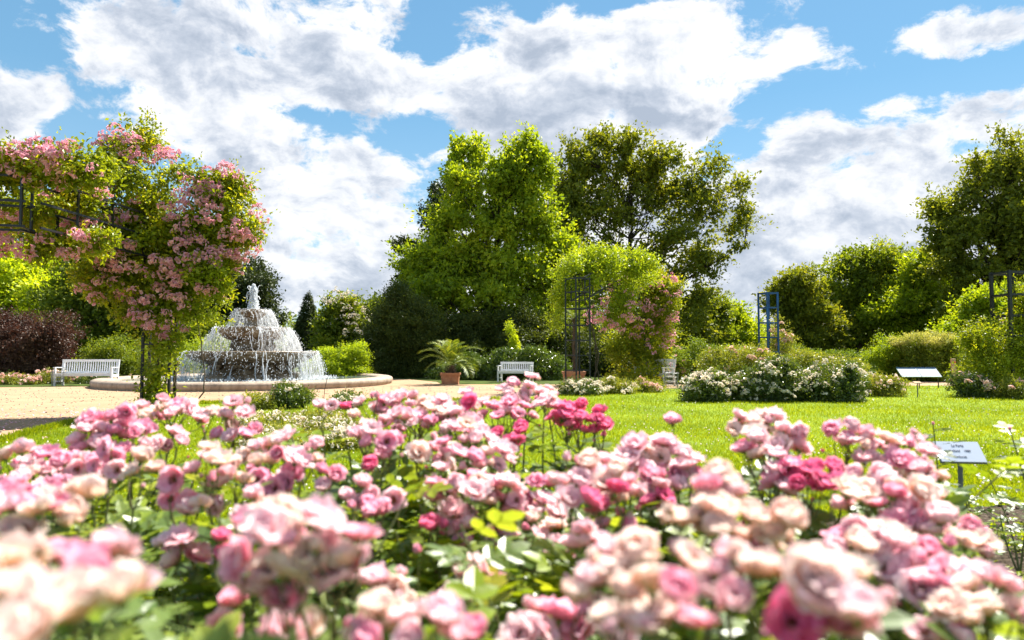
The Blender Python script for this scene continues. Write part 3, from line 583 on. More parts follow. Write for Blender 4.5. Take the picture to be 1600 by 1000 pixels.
# ------------------------------------------------------------------ benches
def bench(x, y, rz, label, wdt=1.85, h=.93):
    t = empty('park_bench', (x, y, 0), label, 'bench', 'white park benches beside the paths', rz); w = wdt/2
    ns = int(wdt/.082); sl = []
    tiltv = lambda z: .235+(z-.42)*.16
    for i in range(ns):
        xx = -w+.10+(wdt-.20)*i/(ns-1); sl.append(bar((xx, tiltv(.47), .47), (xx, tiltv(h-.06), h-.06), .036, .014))
    bk = mesh('backrest', [bar((-w, tiltv(h-.04), h-.04), (w, tiltv(h-.04), h-.04), .045, .085), bar((-w+.02, tiltv(.47), .475), (w-.02, tiltv(.47), .475), .035, .06)], M['white'], t)
    mesh('back_slats', sl, M['white'], bk)
    mesh('seat', [bar((-w+.03, -.24+.088*i, .43-.012*i+(.012 if i == 0 else 0)), (w-.03, -.24+.088*i, .43-.012*i+(.012 if i == 0 else 0)), .072, .022) for i in range(6)]+[bar((-w+.03, -.25, .385), (w-.03, -.25, .385), .03, .07)], M['white'], t)
    for s in (-1, 1):
        xx = s*(w-.035)
        mesh('leg', [bar((xx, -.24, 0), (xx, -.24, .63), .06, .06)], M['white'], t)
        mesh('leg', [bar((xx, .30, 0), (xx, .235, .44), .06, .055), bar((xx, .235, .435), (xx, tiltv(h-.03)+.012, h-.03), .058, .05)], M['white'], t)
        mesh('armrest', [bar((xx, -.30, .655), (xx, .27, .645), .075, .03), bar((xx, -.24, .36), (xx, .26, .34), .04, .06), bar((xx, -.22, .16), (xx, .28, .16), .035, .04)], M['white'], t)
    return t
p = at(135, 600, 24.4); bench(p[0], 24.4, R(6), 'long white slatted bench on the left, facing the path beside the fountain basin', 1.95)
p = at(805, 600, 27.3); bench(p[0], 27.3, R(-14), 'white slatted bench in the shade before the dark hedge, right of the potted palm', 1.36, .80)
p = at(1024, 600, 24.2); bench(p[0], 24.4, R(-58), 'white bench half hidden behind the rose covered arch', 1.5, .95)
def basket(x, y, label, s=1.0):
    t = empty('litter_basket', (x, y, 0), label, 'litter bin', 'wire litter baskets beside the benches'); ch = []
    for i in range(22):
        a = i/22*2*pi; ch.append(tube([(cos(a)*.17*s, sin(a)*.17*s, .05), (cos(a)*.22*s, sin(a)*.22*s, .5*s)], .004, 4))
    for z, rr in ((.05, .17), (.15, .18), (.27, .195), (.39, .208)): an = np.linspace(0, 2*pi, 25); ch.append(tube(np.stack([np.cos(an)*rr*s, np.sin(an)*rr*s, an*0+z*s], -1), .005, 4))
    mesh('wire_body', ch, M['wire'], t, True); an = np.linspace(0, 2*pi, 33)
    mesh('rim', [tube(np.stack([np.cos(an)*.225*s, np.sin(an)*.225*s, an*0+.505*s], -1), .012, 6)], M['wire'], t, True)
    mesh('foot', [tube([(.2*s, 0, 0), (.2*s, 0, .55*s)], .014, 6), tube([(-.2*s, 0, 0), (-.2*s, 0, .55*s)], .014, 6)], M['wire'], t, True)
p = gp(81, 604); basket(p[0], p[1]+.3, 'grey wire litter basket left of the long bench'); p = gp(1049, 609.5); basket(p[0], p[1], 'grey wire litter basket right of the half hidden bench', 1.05)

# ------------------------------------------------------------------ planters with palms
def planter(x, y, label, s=.62, h=.43):
    t = empty('terracotta_planter', (x, y, 0), label, 'planter', 'square terracotta planters'); a = s/2
    def ring(z, w): return np.array([[-w, -w, z], [w, -w, z], [w, w, z], [-w, w, z]])
    lv = [ring(0, a*.84), ring(h*.80, a*.95), ring(h*.81, a*1.02), ring(h, a*1.04), ring(h, a*.94), ring(h-.07, a*.92)]; V = np.concatenate(lv)
    f = [[i*4+j, i*4+(j+1) % 4, i*4+4+(j+1) % 4, i*4+4+j] for i in range(5) for j in range(4)]
    mesh('pot', [(V, [np.array(f)], .5, 0, 0)], M['terra'], t); mesh('soil', [box((0, 0, h-.075), (a*1.8, a*1.8, .02))], M['soilpot'], t)
    mesh('foot_moulding', [box((0, 0, .03), (a*1.76, a*1.76, .05))], M['terra'], t); return t
def palm(x, y, z, label, trunk_h, tr, nf, L, seed, up=1.0, fan=False):
    r = np.random.default_rng(seed); t = empty('palm', (x, y, z), label, 'palm', 'potted palms'); ch = [tube([(0, 0, 0), (0, 0, trunk_h*.5), (0, 0, trunk_h)], [tr*.9, tr*1.1, tr*.8], 10)]
    for i in range(60): a = r.random()*2*pi; zz = r.random()*trunk_h; u = np.array([cos(a), sin(a), 0]); ch.append(tube([u*tr*.8+(0, 0, zz), u*tr*(1.5+r.random()*.5)+(0, 0, zz+.10)], [.018, .004], 4))
    mesh('trunk', ch, M['bark'], t, True)
    for i in range(nf):
        a = i*2.4+r.normal()*.2; e = (1.45-1.25*(i/nf))*up; u = np.array([cos(a), sin(a), 0]); l = L*(.8+.35*r.random()); s_ = np.linspace(0, 1, 14)
        ang = e-1.5*s_**1.5; q = np.cumsum(np.stack([np.cos(ang), np.sin(ang)], -1)*l/13, 0); pts = u*q[:, :1]+np.array([0, 0, 1])*(q[:, 1:]+trunk_h*.95)
        c2 = [tube(pts, np.linspace(.014, .004, 14), 4)]; k = np.linspace(1.5, 12.9, 46); fi = k.astype(int); w = k-fi; pp = pts[fi]*(1-w)[:, None]+pts[np.minimum(fi+1, 13)]*w[:, None]
        T = norm(np.gradient(pts, axis=0))[fi]; side = np.cross(T, [0, 0, 1]); side = norm(side); upv = np.cross(side, T)
        for sg in (-1, 1):
            d = norm(T*.75+side*sg*.9+upv*.35+r.normal(size=T.shape)*.08+np.array([0, 0, -.15])); lt = np.array([[0, 0, 0], [.035, .4, .03], [0, 1, -.06], [-.035, .4, .03]])
            A, fs = stamp(lt, LQ, pp, frames(d, upv), l*(.10+.20*np.sin(np.clip(k/13, 0, 1)*pi)**.7)); c2.append((A, fs, np.repeat(r.random(len(pp)), 4), 0, 0))
        mesh('frond', c2, M['palm'], t)
p = gp(704, 600.5); planter(p[0], p[1], 'terracotta planter with a spreading palm, standing alone on the path edge', .70, .43); palm(p[0], p[1], .37, 'bushy feather palm with arching fronds in the lone terracotta planter', .34, .13, 19, 1.22, 3, 1.12)
p = gp(898, 603); planter(p[0], p[1]+.4, 'terracotta planter behind the dark iron column of the rose arch', .78, .50); palm(p[0]+.05, p[1]+.4, .42, 'tall thin trunked palm in the planter behind the iron column', 2.0, .085, 12, 1.15, 5, .8)

# ------------------------------------------------------------------ iron arches and towers
def column(root, cx, cy, w, h, levels, mt, rz=0.0, pr=.02, z0=0.0):
    c, s = cos(rz), sin(rz); q = [np.array([cx+c*a*w/2-s*b*w/2, cy+s*a*w/2+c*b*w/2, 0]) for a, b in ((-1, -1), (1, -1), (1, 1), (-1, 1))]
    for a in q: mesh('post', [bar(a, a+np.array([0, 0, h]), pr*2)], mt, root)
    for z in levels: mesh('rung', [bar(q[i]+np.array([0, 0, z]), q[(i+1) % 4]+np.array([0, 0, z]), pr*1.3, pr*1.5) for i in range(4)], mt, root)
def truss(root, pts, w, zs, mt, nv=5):
    """box truss through plan points with heights; zs = offsets of the chords below the top"""
    pts = np.array(pts, float)
    for i in range(len(pts)-1):
        a, b = pts[i], pts[i+1]; d = norm((b-a)*np.array([1, 1, 0])); sd_ = np.array([-d[1], d[0], 0])*w/2
        for s in (-1, 1):
            for z in zs: mesh('chord', [bar(a+sd_*s-np.array([0, 0, z]), b+sd_*s-np.array([0, 0, z]), .035)], mt, root)
            for k in range(nv): mesh('upright', [bar(a+(b-a)*(k+.06)/nv+sd_*s, a+(b-a)*(k+.06)/nv+sd_*s-np.array([0, 0, zs[-1]]), .035)], mt, root)
        for k in range(nv):
            for z in (zs[0], zs[-1]): mesh('cross_bar', [bar(a+(b-a)*(k+.06)/nv-sd_-np.array([0, 0, z]), a+(b-a)*(k+.06)/nv+sd_-np.array([0, 0, z]), .025)], mt, root)
c1 = at(248, 600, 13.5); A1 = np.array([c1[0], 13.5, 0])
ar = empty('rose_arch', A1, 'black iron garden arch at the left whose column and truss carry the pink climbing roses', 'garden arch', 'iron rose arches')
column(ar, 0, 0, .48, 3.75, [.2, .75, 1.35, 1.95, 2.55, 3.15, 3.7], M['iron'], R(14), .023)
k1 = at(49, 300, 11.0); k1 = np.array([k1[0], 11.0, 0]); k2 = np.array([-10.6, 10.1, 0]); k3 = np.array([-12.6, 9.6, 0])
truss(ar, [np.array([0, .1, 3.76]), k1-A1+np.array([0, 0, 4.0])], .46, (0, .40, .80), M['iron'], 4)
truss(ar, [k1-A1+np.array([0, 0, 4.0]), k2-A1+np.array([0, 0, 3.98])], .46, (0, .40, .80), M['iron'], 3)
column(ar, *(k3-A1)[:2], .48, 3.75, [.2, .75, 1.35, 1.95, 2.55, 3.15, 3.7], M['iron'], R(14), .023)
truss(ar, [k2-A1+np.array([0, 0, 3.98]), k3-A1+np.array([0, 0, 3.76])], .46, (0, .40, .80), M['iron'], 3)
c2 = at(903, 600, 20.6); A2 = np.array([c2[0], 20.6, 0]); c2b = at(1008, 590, 25.5); B2 = np.array([c2b[0], 25.5, 0])
ar2 = empty('rose_arch', A2, 'black iron garden arch in the middle of the lawn with an open lattice column', 'garden arch', 'iron rose arches')
column(ar2, 0, 0, .52, 3.45, [.25, .65, 1.1, 1.55, 2.0, 2.5, 3.0, 3.4], M['iron'], R(32), .022)
column(ar2, *(B2-A2)[:2], .52, 3.45, [.25, .65, 1.1, 1.55, 2.0, 2.5, 3.0, 3.4], M['iron'], R(32), .022)
m1 = (B2-A2)*.3+np.array([0, 0, 4.0]); m2 = (B2-A2)*.7+np.array([0, 0, 4.0])
truss(ar2, [np.array([0, 0, 3.45]), m1, m2, (B2-A2)+np.array([0, 0, 3.45])], .46, (0, .35, .7), M['iron'], 3)
c3 = at(1202, 590, 23.5)
t3 = empty('rose_tower', (c3[0], 23.5, 0), 'dark blue open metal tower rising behind the white rose shrubs', 'trellis tower'); column(t3, 0, 0, .44, 3.25, [.2, .7, 1.2, 1.7, 2.2, 2.72, 3.22], M['blueiron'], R(20), .027)
c4 = at(1586, 600, 19.0)
t4 = empty('rose_tower', (c4[0], 19.0, 0), 'black metal tower with ladder like rungs at the right edge', 'trellis tower'); column(t4, 0, 0, .66, 3.45, [.45, 1.05, 1.65, 2.2, 2.78, 3.40], M['iron'], R(3), .038)

# climbing roses
def climber(label, lobes, nc, per, cr, ls, m, seed, stems, key, bm, nb, rad, size, count, origin, holes=None, fl=None, gap=.36, gs=1.6, shell=.5):
    r = np.random.default_rng(seed); B = np.array([origin[0], origin[1], 0.]); root = empty('climbing_rose', B, label, 'climbing rose', 'climbing roses on the iron arches and towers')
    lobes = ragged(lobes, r, .88, 4, .36)
    cp = clumps(lobes, nc, r, shell, gap, gs)
    if holes is not None:
        keep = np.ones(len(cp), bool)
        for h in holes: keep &= (((cp-np.array(h[:3]))/np.array(h[3:]))**2).sum(1) > 1
        cp = cp[keep]
    lc = leaf_cloud(cp, per, cr, ls, r, .8, .25); lc[0][:] -= B; sg = sprigs(lobes, 260, .42, ls*.9, r, 11); sg[0][:] -= B; mesh('foliage', [lc, sg], M[m], root)
    ch = []
    for s in stems:
        pts = np.array(s[0]); tt = np.linspace(0, len(pts)-1, 14); i = np.minimum(tt.astype(int), len(pts)-2); w = (tt-i)[:, None]; w = w*w*(3-2*w)
        q = pts[i]*(1-w)+pts[i+1]*w+r.normal(size=(14, 3))*.02; ch.append(tube(q-B, np.linspace(s[1], s[1]*.4, 14), 6))
    for s in cp[r.choice(len(cp), 60)]: ch.append(tube(curve(s, s+r.normal(size=3)*.10+np.array([0, 0, .06]), .04, r, 5)-B, np.linspace(.008, .003, 5), 4))
    mesh('stems', ch, M['bark'], root, True)
    pr = cluster_protos(key, M[bm], nb, rad, size, 7); L2 = lobes if fl is None else fl
    q = surf(L2, count, r, 1.0, 0)
    if holes is not None:
        for h in holes: q = q[(((q-np.array(h[:3]))/np.array(h[3:]))**2).sum(1) > 1]
    q = q[vnoise(q, 1.5)+.25*r.random(len(q)) > .52]
    put_clusters(root, 'flower_cluster', pr, q, r, origin=B); return root
L1 = plobes(13.3, (205, 245, 50, 52, .0, .45), (235, 320, 95, 75, .0, .6), (330, 350, 80, 75, .2, .7), (300, 420, 75, 75, .1, .65), (220, 400, 85, 75, -.1, .65), (255, 485, 55, 48, 0, .4), (250, 540, 32, 42, 0, .25), (240, 590, 20, 28, 0, .15), (380, 355, 34, 50, .2, .4), (165, 345, 70, 60, -.3, .5), (345, 300, 40, 40, .1, .4), (270, 268, 35, 28, 0, .4), (160, 430, 40, 50, -.2, .4), (330, 470, 26, 40, 0, .3), (246, 618, 26, 12, 0, .25)) \
    + plobes(11.0, (120, 262, 62, 32, 0, .4), (60, 258, 70, 36, 0, .4), (0, 260, 60, 36, 0, .4), (30, 330, 80, 24, .5, .3), (-60, 280, 50, 60, 0, .5), (100, 380, 70, 24, .6, .35), (20, 388, 60, 20, .4, .3), (130, 320, 40, 40, .9, .3))
L1f = L1
L1 = L1+plobes(12.8, (90, 326, 90, 36, 0, .35), (10, 330, 70, 40, 0, .35), (150, 350, 50, 40, 0, .4))
cl1 = climber('huge climbing rose covered in dusty pink blooms on the left arch', L1, 2900, 30, .17, .085, 'climber', 11,
    [([A1+(.1, -.1, 0), A1+(-.1, .1, 1.2), A1+(.2, 0, 2.6), A1+(.6, 0, 3.6)], .03), ([A1+(-.2, .1, 0), A1+(.1, -.2, 1.0), A1+(-.3, 0, 2.4), A1+(-.9, 0, 3.6)], .025), ([A1+(.25, 0, 0), A1+(.3, .1, 1.0), A1+(.0, 0, 2.2)], .022), ([A1+(.75, -.6, 0), A1+(1.15, -.5, .45), A1+(.95, -.3, 1.5), A1+(.5, 0, 2.6)], .016), ([A1+(-.12, 0, 0), A1+(-.2, .1, 1.0), A1+(-.1, 0, 2.2)], .02), ([A1+(.05, .2, 0), A1+(.0, .1, 1.0), A1+(.2, 0, 2.2)], .02)],
    'climb', 'climb_pink', 15, .125, .036, 620, A1, fl=[l for l in L1f if l[2] > 1.6], holes=[(*at(45, 318, 10.7), .55, .6, .16), (*at(120, 335, 11.6), .45, .6, .16), (*at(322, 262, 13.3), .26, .6, .14), (*at(150, 400, 12.9), .22, .4, .10), (*at(225, 530, 13.0), .10, .4, .25)], gap=.36)
# upright shoot above it
r_ = np.random.default_rng(3); sh = at(236, 262, 13.3); st = at(238, 183, 13.3); q = curve(sh, st, .03, r_, 8); lp = np.repeat(q[2:], 12, 0)+r_.normal(size=(72, 3))*np.array([.09, .09, .05])
A, fs = stamp(lf, LQ, lp, frames(randdir(72, r_), randdir(72, r_)), .075); mesh('long_shoot', [tube(q-A1, .006, 4), (A-A1, fs, np.repeat(r_.random(72), 4), 0, 1)], [M['cane'], M['climber']], cl1)
L2a = plobes(21.2, (905, 414, 34, 17, 0, .5), (940, 403, 36, 16, .4, .5), (978, 410, 38, 22, 1.2, .6), (882, 440, 18, 32, 0, .4), (870, 488, 12, 40, 0, .3), (1000, 436, 30, 24, 1.8, .6), (972, 470, 20, 28, 1.4, .4), (956, 500, 13, 20, 1.2, .3), (945, 428, 26, 14, .6, .4), (925, 438, 12, 22, 0, .2))
L2b = plobes(25.0, (1015, 442, 34, 24, 0, .8), (1042, 472, 20, 34, 0, .5), (1002, 482, 38, 34, 0, .7), (1036, 516, 22, 32, 0, .6), (976, 522, 26, 34, 0, .6), (1006, 568, 30, 28, 0, .6), (962, 560, 14, 26, 0, .3), (1030, 560, 16, 22, -.4, .4), (1052, 450, 12, 16, 0, .4), (1008, 590, 26, 18, -1.3, .3), (975, 596, 30, 14, -.6, .4))
climber('yellowish green climbing rose cascading over the open lattice column of the middle arch', L2a, 430, 46, .26, .085, 'climber2', 12, [([A2+(.5, .2, 0), A2+(.62, .1, 1.0), A2+(.3, 0, 2.4), A2+(.1, 0, 3.5)], .03), ([A2+(.7, .3, 0), A2+(.55, .2, 1.2), A2+(.4, 0, 2.8)], .022)],
        'climb2', 'climb_pink', 9, .09, .036, 80, A2, fl=plobes(21.5, (950, 495, 36, 26, .8, .4), (965, 470, 26, 26, .9, .4)), gap=.36, holes=[(*at(904, 520, 20.6), .42, .8, 1.55), (*at(940, 545, 21.0), .5, 1.0, .8), (*at(968, 447, 21.8), .38, .5, .26)])
climber('climbing rose with a trail of pink blooms down the right side of the middle arch', L2b, 520, 50, .27, .09, 'climber', 13, [([B2+(.1, 0, 0), B2+(0, .1, 1.2), B2+(.2, 0, 3)], .03), ([B2+(-.2, 0, 0), B2+(-.1, .1, 1.2), B2+(-.4, 0, 3)], .03)],
        'climb2', 'climb_pink', 9, .10, .040, 170, B2, fl=plobes(25.0, (1050, 470, 13, 46, -.3, .4), (1035, 440, 18, 24, -.2, .4), (1048, 500, 14, 26, -.3, .3), (1030, 550, 24, 40, -.3, .5), (1000, 480, 50, 60, -.2, .5)), gap=.36)
L3 = plobes(23.7, (1219, 512, 10, 16, 0, .2), (1222, 540, 14, 22, 0, .3), (1208, 530, 8, 22, .1, .2), (1228, 568, 18, 22, 0, .4), (1165, 560, 24, 16, 0, .5), (1190, 585, 36, 14, 0, .5))
climber('small climbing rose with blush blooms part way up the blue tower', L3, 150, 42, .24, .075, 'rose_pale', 14, [([np.array([c3[0], 23.5, 0]), np.array([c3[0]+.2, 23.4, 1.2]), np.array([c3[0]+.3, 23.4, 2.2])], .02)], 'blush', 'pinkwhite', 6, .09, .042, 60, (c3[0]+.3, 23.4), gap=.34)
L4 = plobes(18.6, (1545, 560, 34, 50, 0, .6), (1575, 530, 26, 50, .2, .5), (1600, 560, 30, 50, .3, .5), (1530, 530, 22, 26, .2, .5), (1560, 600, 46, 18, 0, .5), (1594, 480, 14, 40, .5, .3), (1610, 500, 26, 60, .4, .5))
climber('yellow flowered climbing rose bushing out round the foot of the right tower', L4, 520, 55, .24, .07, 'climber', 15, [([np.array([c4[0], 19.0, 0]), np.array([c4[0]+.1, 19, 1.2]), np.array([c4[0]+.2, 19, 2.5])], .025), ([np.array([c4[0]-.6, 19.0, 0]), np.array([c4[0]-.5, 19, .8]), np.array([c4[0]-.3, 19, 1.8])], .02)], 'peachy', 'peach', 3, .07, .042, 26, (c4[0]-.2, 18.9), gap=.38)

# ------------------------------------------------------------------ trees
TG = 'trees round the rose garden'
p = at(60, 590, 40); tree('broadleaf_tree', 'bright yellow green tree at the far left below the rose arch', 'tree', TG, p[0], 40, 6.5, plobes(40, (20, 430, 50, 50, 0, 2), (70, 470, 50, 50, 0, 2), (10, 480, 50, 60, 0, 2), (-60, 440, 60, 80, 0, 3)), 420, 110, .55, .17, 'bright', r0=.25, seed=21)
p = at(150, 590, 37); tree('broadleaf_tree', 'dark shady tree behind the left arch and the purple bush', 'tree', TG, p[0], 37, 7, plobes(37, (150, 450, 80, 70, 0, 2.5), (230, 480, 70, 80, 0, 2.5), (120, 540, 80, 50, -.5, 2.5), (280, 540, 60, 50, 0, 2), (60, 560, 60, 40, 0, 2)), 760, 110, .6, .16, 'mid_tree', r0=.3, seed=22)
p = at(330, 590, 44); tree('conifer_tree', 'tall dark conifer with drooping boughs behind the fountain jet', 'tree', TG, p[0], 44, 8.5, plobes(44, (340, 470, 70, 60, 0, 2.5), (380, 455, 42, 36, 0, 2), (300, 520, 80, 60, 0, 2.5), (400, 500, 36, 24, 0, 1.5), (360, 560, 80, 40, 0, 2.5), (405, 440, 20, 14, 0, 1)), 800, 120, .5, .15, 'conifer', bark='darkbark', r0=.35, seed=23, droop=.6, flat=.45)
p = at(100, 590, 60); tree('broadleaf_tree', 'green tree standing farther back behind the dark tree on the left', 'tree', TG, p[0], 60, 10, plobes(60, (180, 430, 90, 80, 0, 4), (60, 420, 90, 80, 0, 4), (-60, 420, 90, 90, 0, 4), (330, 480, 60, 60, 0, 3)), 640, 80, 1.1, .3, 'dk_tree', r0=.4, seed=24)
# the big middle pair
p = at(765, 590, 37); tree('broadleaf_tree', 'tall yellow green tree in the middle with an airy top, tallest in the garden', 'tree', TG, p[0]+.3, 37, 11.6,
    plobes(37, (722, 255, 18, 30, 0, .9), (745, 238, 16, 28, 0, .8), (768, 262, 18, 30, 0, .9), (796, 246, 15, 34, 0, .8), (826, 236, 18, 28, 0, .9), (850, 262, 17, 26, 0, .9), (790, 285, 50, 26, 0, 1.5), (735, 300, 50, 36, 0, 1.8), (825, 305, 44, 34, 0, 1.6), (700, 345, 42, 36, 0, 2), (770, 350, 56, 40, -.5, 2), (840, 365, 46, 44, 0, 2), (705, 405, 62, 44, 0, 2.4), (800, 420, 74, 50, -.6, 2.4), (865, 430, 46, 50, 0, 2), (690, 465, 54, 40, 0, 2.2), (770, 490, 80, 44, 0, 2.4), (850, 500, 60, 50, 0, 2), (720, 225, 12, 12, 0, .5), (815, 222, 12, 14, 0, .5), (780, 300, 30, 40, 0, 1.4), (870, 380, 30, 60, 0, 2), (665, 440, 34, 60, 0, 2)),
    1400, 66, .46, .165, 'yg_tree', bark='darkbark', r0=.30, nl=80, twigs=260, gap=.45, gs=.95, seed=31, flat=.8, shell=.4)
p = at(650, 590, 41); tree('conifer_tree', 'dark conifer with ragged drooping boughs showing left of the tall yellow green tree', 'tree', TG, p[0]+1.5, 41, 11, plobes(41, (665, 440, 30, 60, 0, 1.5), (645, 390, 24, 10, 0, 1), (690, 350, 24, 70, .5, 1.5), (672, 330, 12, 8, 0, .6), (680, 295, 10, 6, 0, .5), (640, 435, 18, 12, 0, 1), (660, 500, 40, 50, 0, 2), (664, 345, 10, 6, 0, .6), (625, 384, 12, 4, 0, .5)), 420, 120, .42, .15, 'conifer', bark='darkbark', r0=.3, seed=32, droop=.7, flat=.4)
p = at(985, 590, 47); tree('beech_tree', 'dark airy spreading tree behind the middle rose arch with sky showing through', 'tree', TG, p[0], 47, 12,
    plobes(47, (900, 260, 34, 30, 0, 2), (960, 245, 50, 34, 0, 2.5), (1030, 265, 46, 26, 0, 2.5), (1110, 255, 26, 26, 0, 1.4), (910, 320, 48, 44, 0, 2.5), (990, 310, 64, 46, 0, 3), (1075, 300, 56, 34, 0, 2.5), (1145, 295, 32, 20, 0, 1.5), (1160, 350, 20, 24, 0, 1.2), (1115, 240, 14, 16, 0, .9), (940, 225, 20, 16, 0, 1), (1000, 228, 24, 14, 0, 1), (930, 380, 60, 44, 0, 2.5), (1040, 365, 66, 40, 0, 3), (1120, 350, 50, 34, 0, 2), (1060, 430, 50, 44, 0, 2.5), (1105, 400, 36, 26, 0, 1.6), (950, 440, 60, 50, 0, 2.5), (1085, 490, 44, 50, 0, 2), (1120, 440, 14, 20, 0, 1), (1150, 385, 22, 10, 0, 1), (1000, 510, 70, 50, 0, 2.5), (985, 270, 60, 40, 0, 3), (878, 285, 26, 44, 0, 2), (872, 345, 30, 50, 0, 2), (900, 300, 40, 60, 0, 2), (880, 360, 30, 60, 0, 2), (1050, 290, 40, 36, 0, 2)),
    1300, 44, .60, .195, 'beech', bark='darkbark', r0=.30, nl=110, twigs=420, gap=.50, gs=.95, seed=33, flat=.6, shell=.35)
p = at(905, 590, 40); tree('broadleaf_tree', 'round leafy tree filling in behind the column of the middle arch', 'tree', TG, p[0], 40, 6, plobes(40, (880, 450, 60, 60, 0, 2), (940, 520, 60, 60, 0, 2), (860, 520, 50, 50, 0, 2), (1010, 520, 50, 50, 0, 2)), 520, 90, .5, .16, 'mid_tree', r0=.25, seed=34, gap=.33)
# low fillers between
p = at(600, 590, 44); tree('broadleaf_tree', 'low dark rounded tree left of the tall middle tree, behind the dark yew', 'tree', TG, p[0], 44, 4.5, plobes(44, (615, 495, 40, 34, 0, 2), (580, 520, 50, 40, 0, 2), (640, 530, 40, 40, 0, 2)), 260, 100, .5, .15, 'dk_tree', r0=.2, seed=35)
p = at(548, 590, 42); rt, cp = tree('blossoming_tree', 'broad bushy tree speckled with white blossom right of the small spruce', 'tree', TG, p[0], 42, 4.0, plobes(42, (550, 495, 44, 32, 0, 2), (525, 520, 36, 36, 0, 2), (585, 510, 34, 36, 0, 2), (560, 540, 56, 34, 0, 2)), 420, 100, .45, .14, 'mid_tree', r0=.2, seed=36)
r_ = np.random.default_rng(9); q = clumps(plobes(41.6, (550, 492, 46, 34, 0, 2), (575, 515, 30, 26, 0, 2)), 340, r_, .98); q = q[np.argsort(q[:, 1]+3*r_.random(len(q)))][:80]
put_clusters(rt, 'blossom_cluster', cluster_protos('white', M['white_petal'], 12, .22, .07), q, r_, .35, .95, origin=(p[0], 42, 0))
def spruce(px, d, ytop, hw, label, seed):
    r = np.random.default_rng(seed); tp = at(px, ytop, d); H = tp[2]; x = tp[0]; root = empty('spruce', (x, d, 0), label, 'spruce', TG); wd = hw*d/F
    mesh('trunk', [tube([(0, 0, 0), (0, 0, H*.5), (0, 0, H)], [.16, .1, .01], 6)], M['darkbark'], root, True); zz = r.random(2600)**.75; a = r.random(2600)*2*pi; z = H*(1-zz*.93); lay = .75+.35*np.abs(np.sin(zz*38))
    rr = wd*zz**.85*lay*(.3+.7*r.random(2600)**.5); P_ = np.stack([rr*np.cos(a), rr*np.sin(a), z-rr*.25], -1); dr = np.stack([np.cos(a), np.sin(a), -.45+0*a], -1)
    lc = []
    for k in range(6):
        A, fs = stamp(np.array([[0, 0, 0], [.11, .4, .03], [0, 1, 0], [-.11, .4, .03]]), LQ, P_+r.normal(size=P_.shape)*.08, frames(dr+randdir(2600, r)*.5, randdir(2600, r)+np.array([0, 0, 1])), .34*(.5+zz)); lc.append((A, fs, np.repeat(r.random(2600), 4), 0, 0))
    mesh('crown', lc, M['conifer'], root)
spruce(482, 58, 455, 30, 'small pointed dark spruce standing against the sky right of the fountain', 41)
spruce(472, 62, 492, 26, 'shorter dark spruce just behind the pointed one', 42)
p = at(820, 590, 33); root, _ = shrub('slender_conifer', 'slim pale green leaning conifer rising from the hedge behind the shaded bench', 'shrub', None, [(*at(812-6*i+14, 592-16*i+0, 31.5), .16-.018*i, .16-.018*i, .34) for i in range(6)], 90, 90, .14, .07, 'bright', 43, flat=1.2)
# right side
p = at(1260, 590, 50)
tree('broadleaf_tree', 'nearest low tree right of the blue tower, with a pale ragged top', 'tree', TG, p[0], 50, 6.5, plobes(50, (1255, 445, 36, 26, 0, 2), (1245, 480, 36, 36, 0, 2), (1275, 510, 50, 40, 0, 2), (1240, 530, 34, 34, 0, 2)), 330, 80, .55, .19, 'beech', r0=.25, seed=51, gap=.36, twigs=60)
p = at(1340, 590, 54)
tree('oak_tree', 'broad dark green oak with sunlit edges in the right background', 'tree', TG, p[0], 54, 8.3, plobes(54, (1345, 420, 50, 28, 0, 3), (1320, 455, 50, 36, 0, 3), (1385, 415, 44, 26, 0, 3), (1400, 455, 44, 40, 0, 3), (1350, 500, 70, 44, 0, 3), (1310, 530, 50, 40, 0, 2.5)), 780, 80, .66, .21, 'mid_tree', r0=.4, seed=52, gap=.36, nl=60, twigs=120)
p = at(1430, 590, 50)
tree('broadleaf_tree', 'yellow tinged open tree between the oak and the tall tree on the right', 'tree', TG, p[0], 50, 8.0, plobes(50, (1440, 430, 40, 34, 0, 2), (1420, 480, 50, 40, 0, 2.5), (1470, 470, 40, 44, 0, 2), (1440, 520, 60, 40, 0, 2.5)), 460, 80, .6, .19, 'yg_tree', bark='darkbark', r0=.3, seed=53, gap=.40, nl=50, twigs=100)
p = at(1575, 590, 44)
tree('broadleaf_tree', 'very tall dark tree cut off by the right edge', 'tree', TG, p[0], 44, 13, plobes(44, (1580, 240, 34, 34, 0, 2), (1545, 275, 46, 34, 0, 2), (1600, 290, 60, 50, 0, 3), (1510, 320, 44, 36, 0, 2), (1560, 345, 60, 44, 0, 3), (1490, 370, 34, 36, 0, 2), (1530, 400, 56, 44, 0, 2.5), (1600, 410, 60, 50, 0, 3), (1500, 430, 40, 30, 0, 2), (1560, 460, 60, 44, 0, 2.5), (1510, 485, 50, 30, 0, 2), (1640, 340, 70, 90, 0, 3)), 1050, 72, .62, .19, 'beech', bark='darkbark', r0=.45, seed=54, nl=90, twigs=250, gap=.46, gs=.85)
p = at(1560, 590, 34)
tree('broadleaf_tree', 'leafy low tree behind the right tower and its rose', 'tree', TG, p[0], 34, 4.0, plobes(34, (1530, 490, 40, 34, 0, 1.6), (1580, 480, 40, 40, 0, 1.6), (1500, 525, 34, 34, 0, 1.6), (1560, 540, 60, 40, 0, 1.6)), 330, 95, .42, .14, 'yg_tree', r0=.2, seed=55, gap=.33)
p = at(1150, 590, 62)
tree('broadleaf_tree', 'distant rounded tree left of the blue tower', 'tree', TG, p[0], 62, 5.5, plobes(62, (1145, 505, 26, 24, 0, 2), (1120, 530, 34, 34, 0, 2), (1165, 530, 26, 30, 0, 2)), 240, 70, .7, .24, 'yg_tree', r0=.25, seed=56)
p = at(1100, 590, 56)
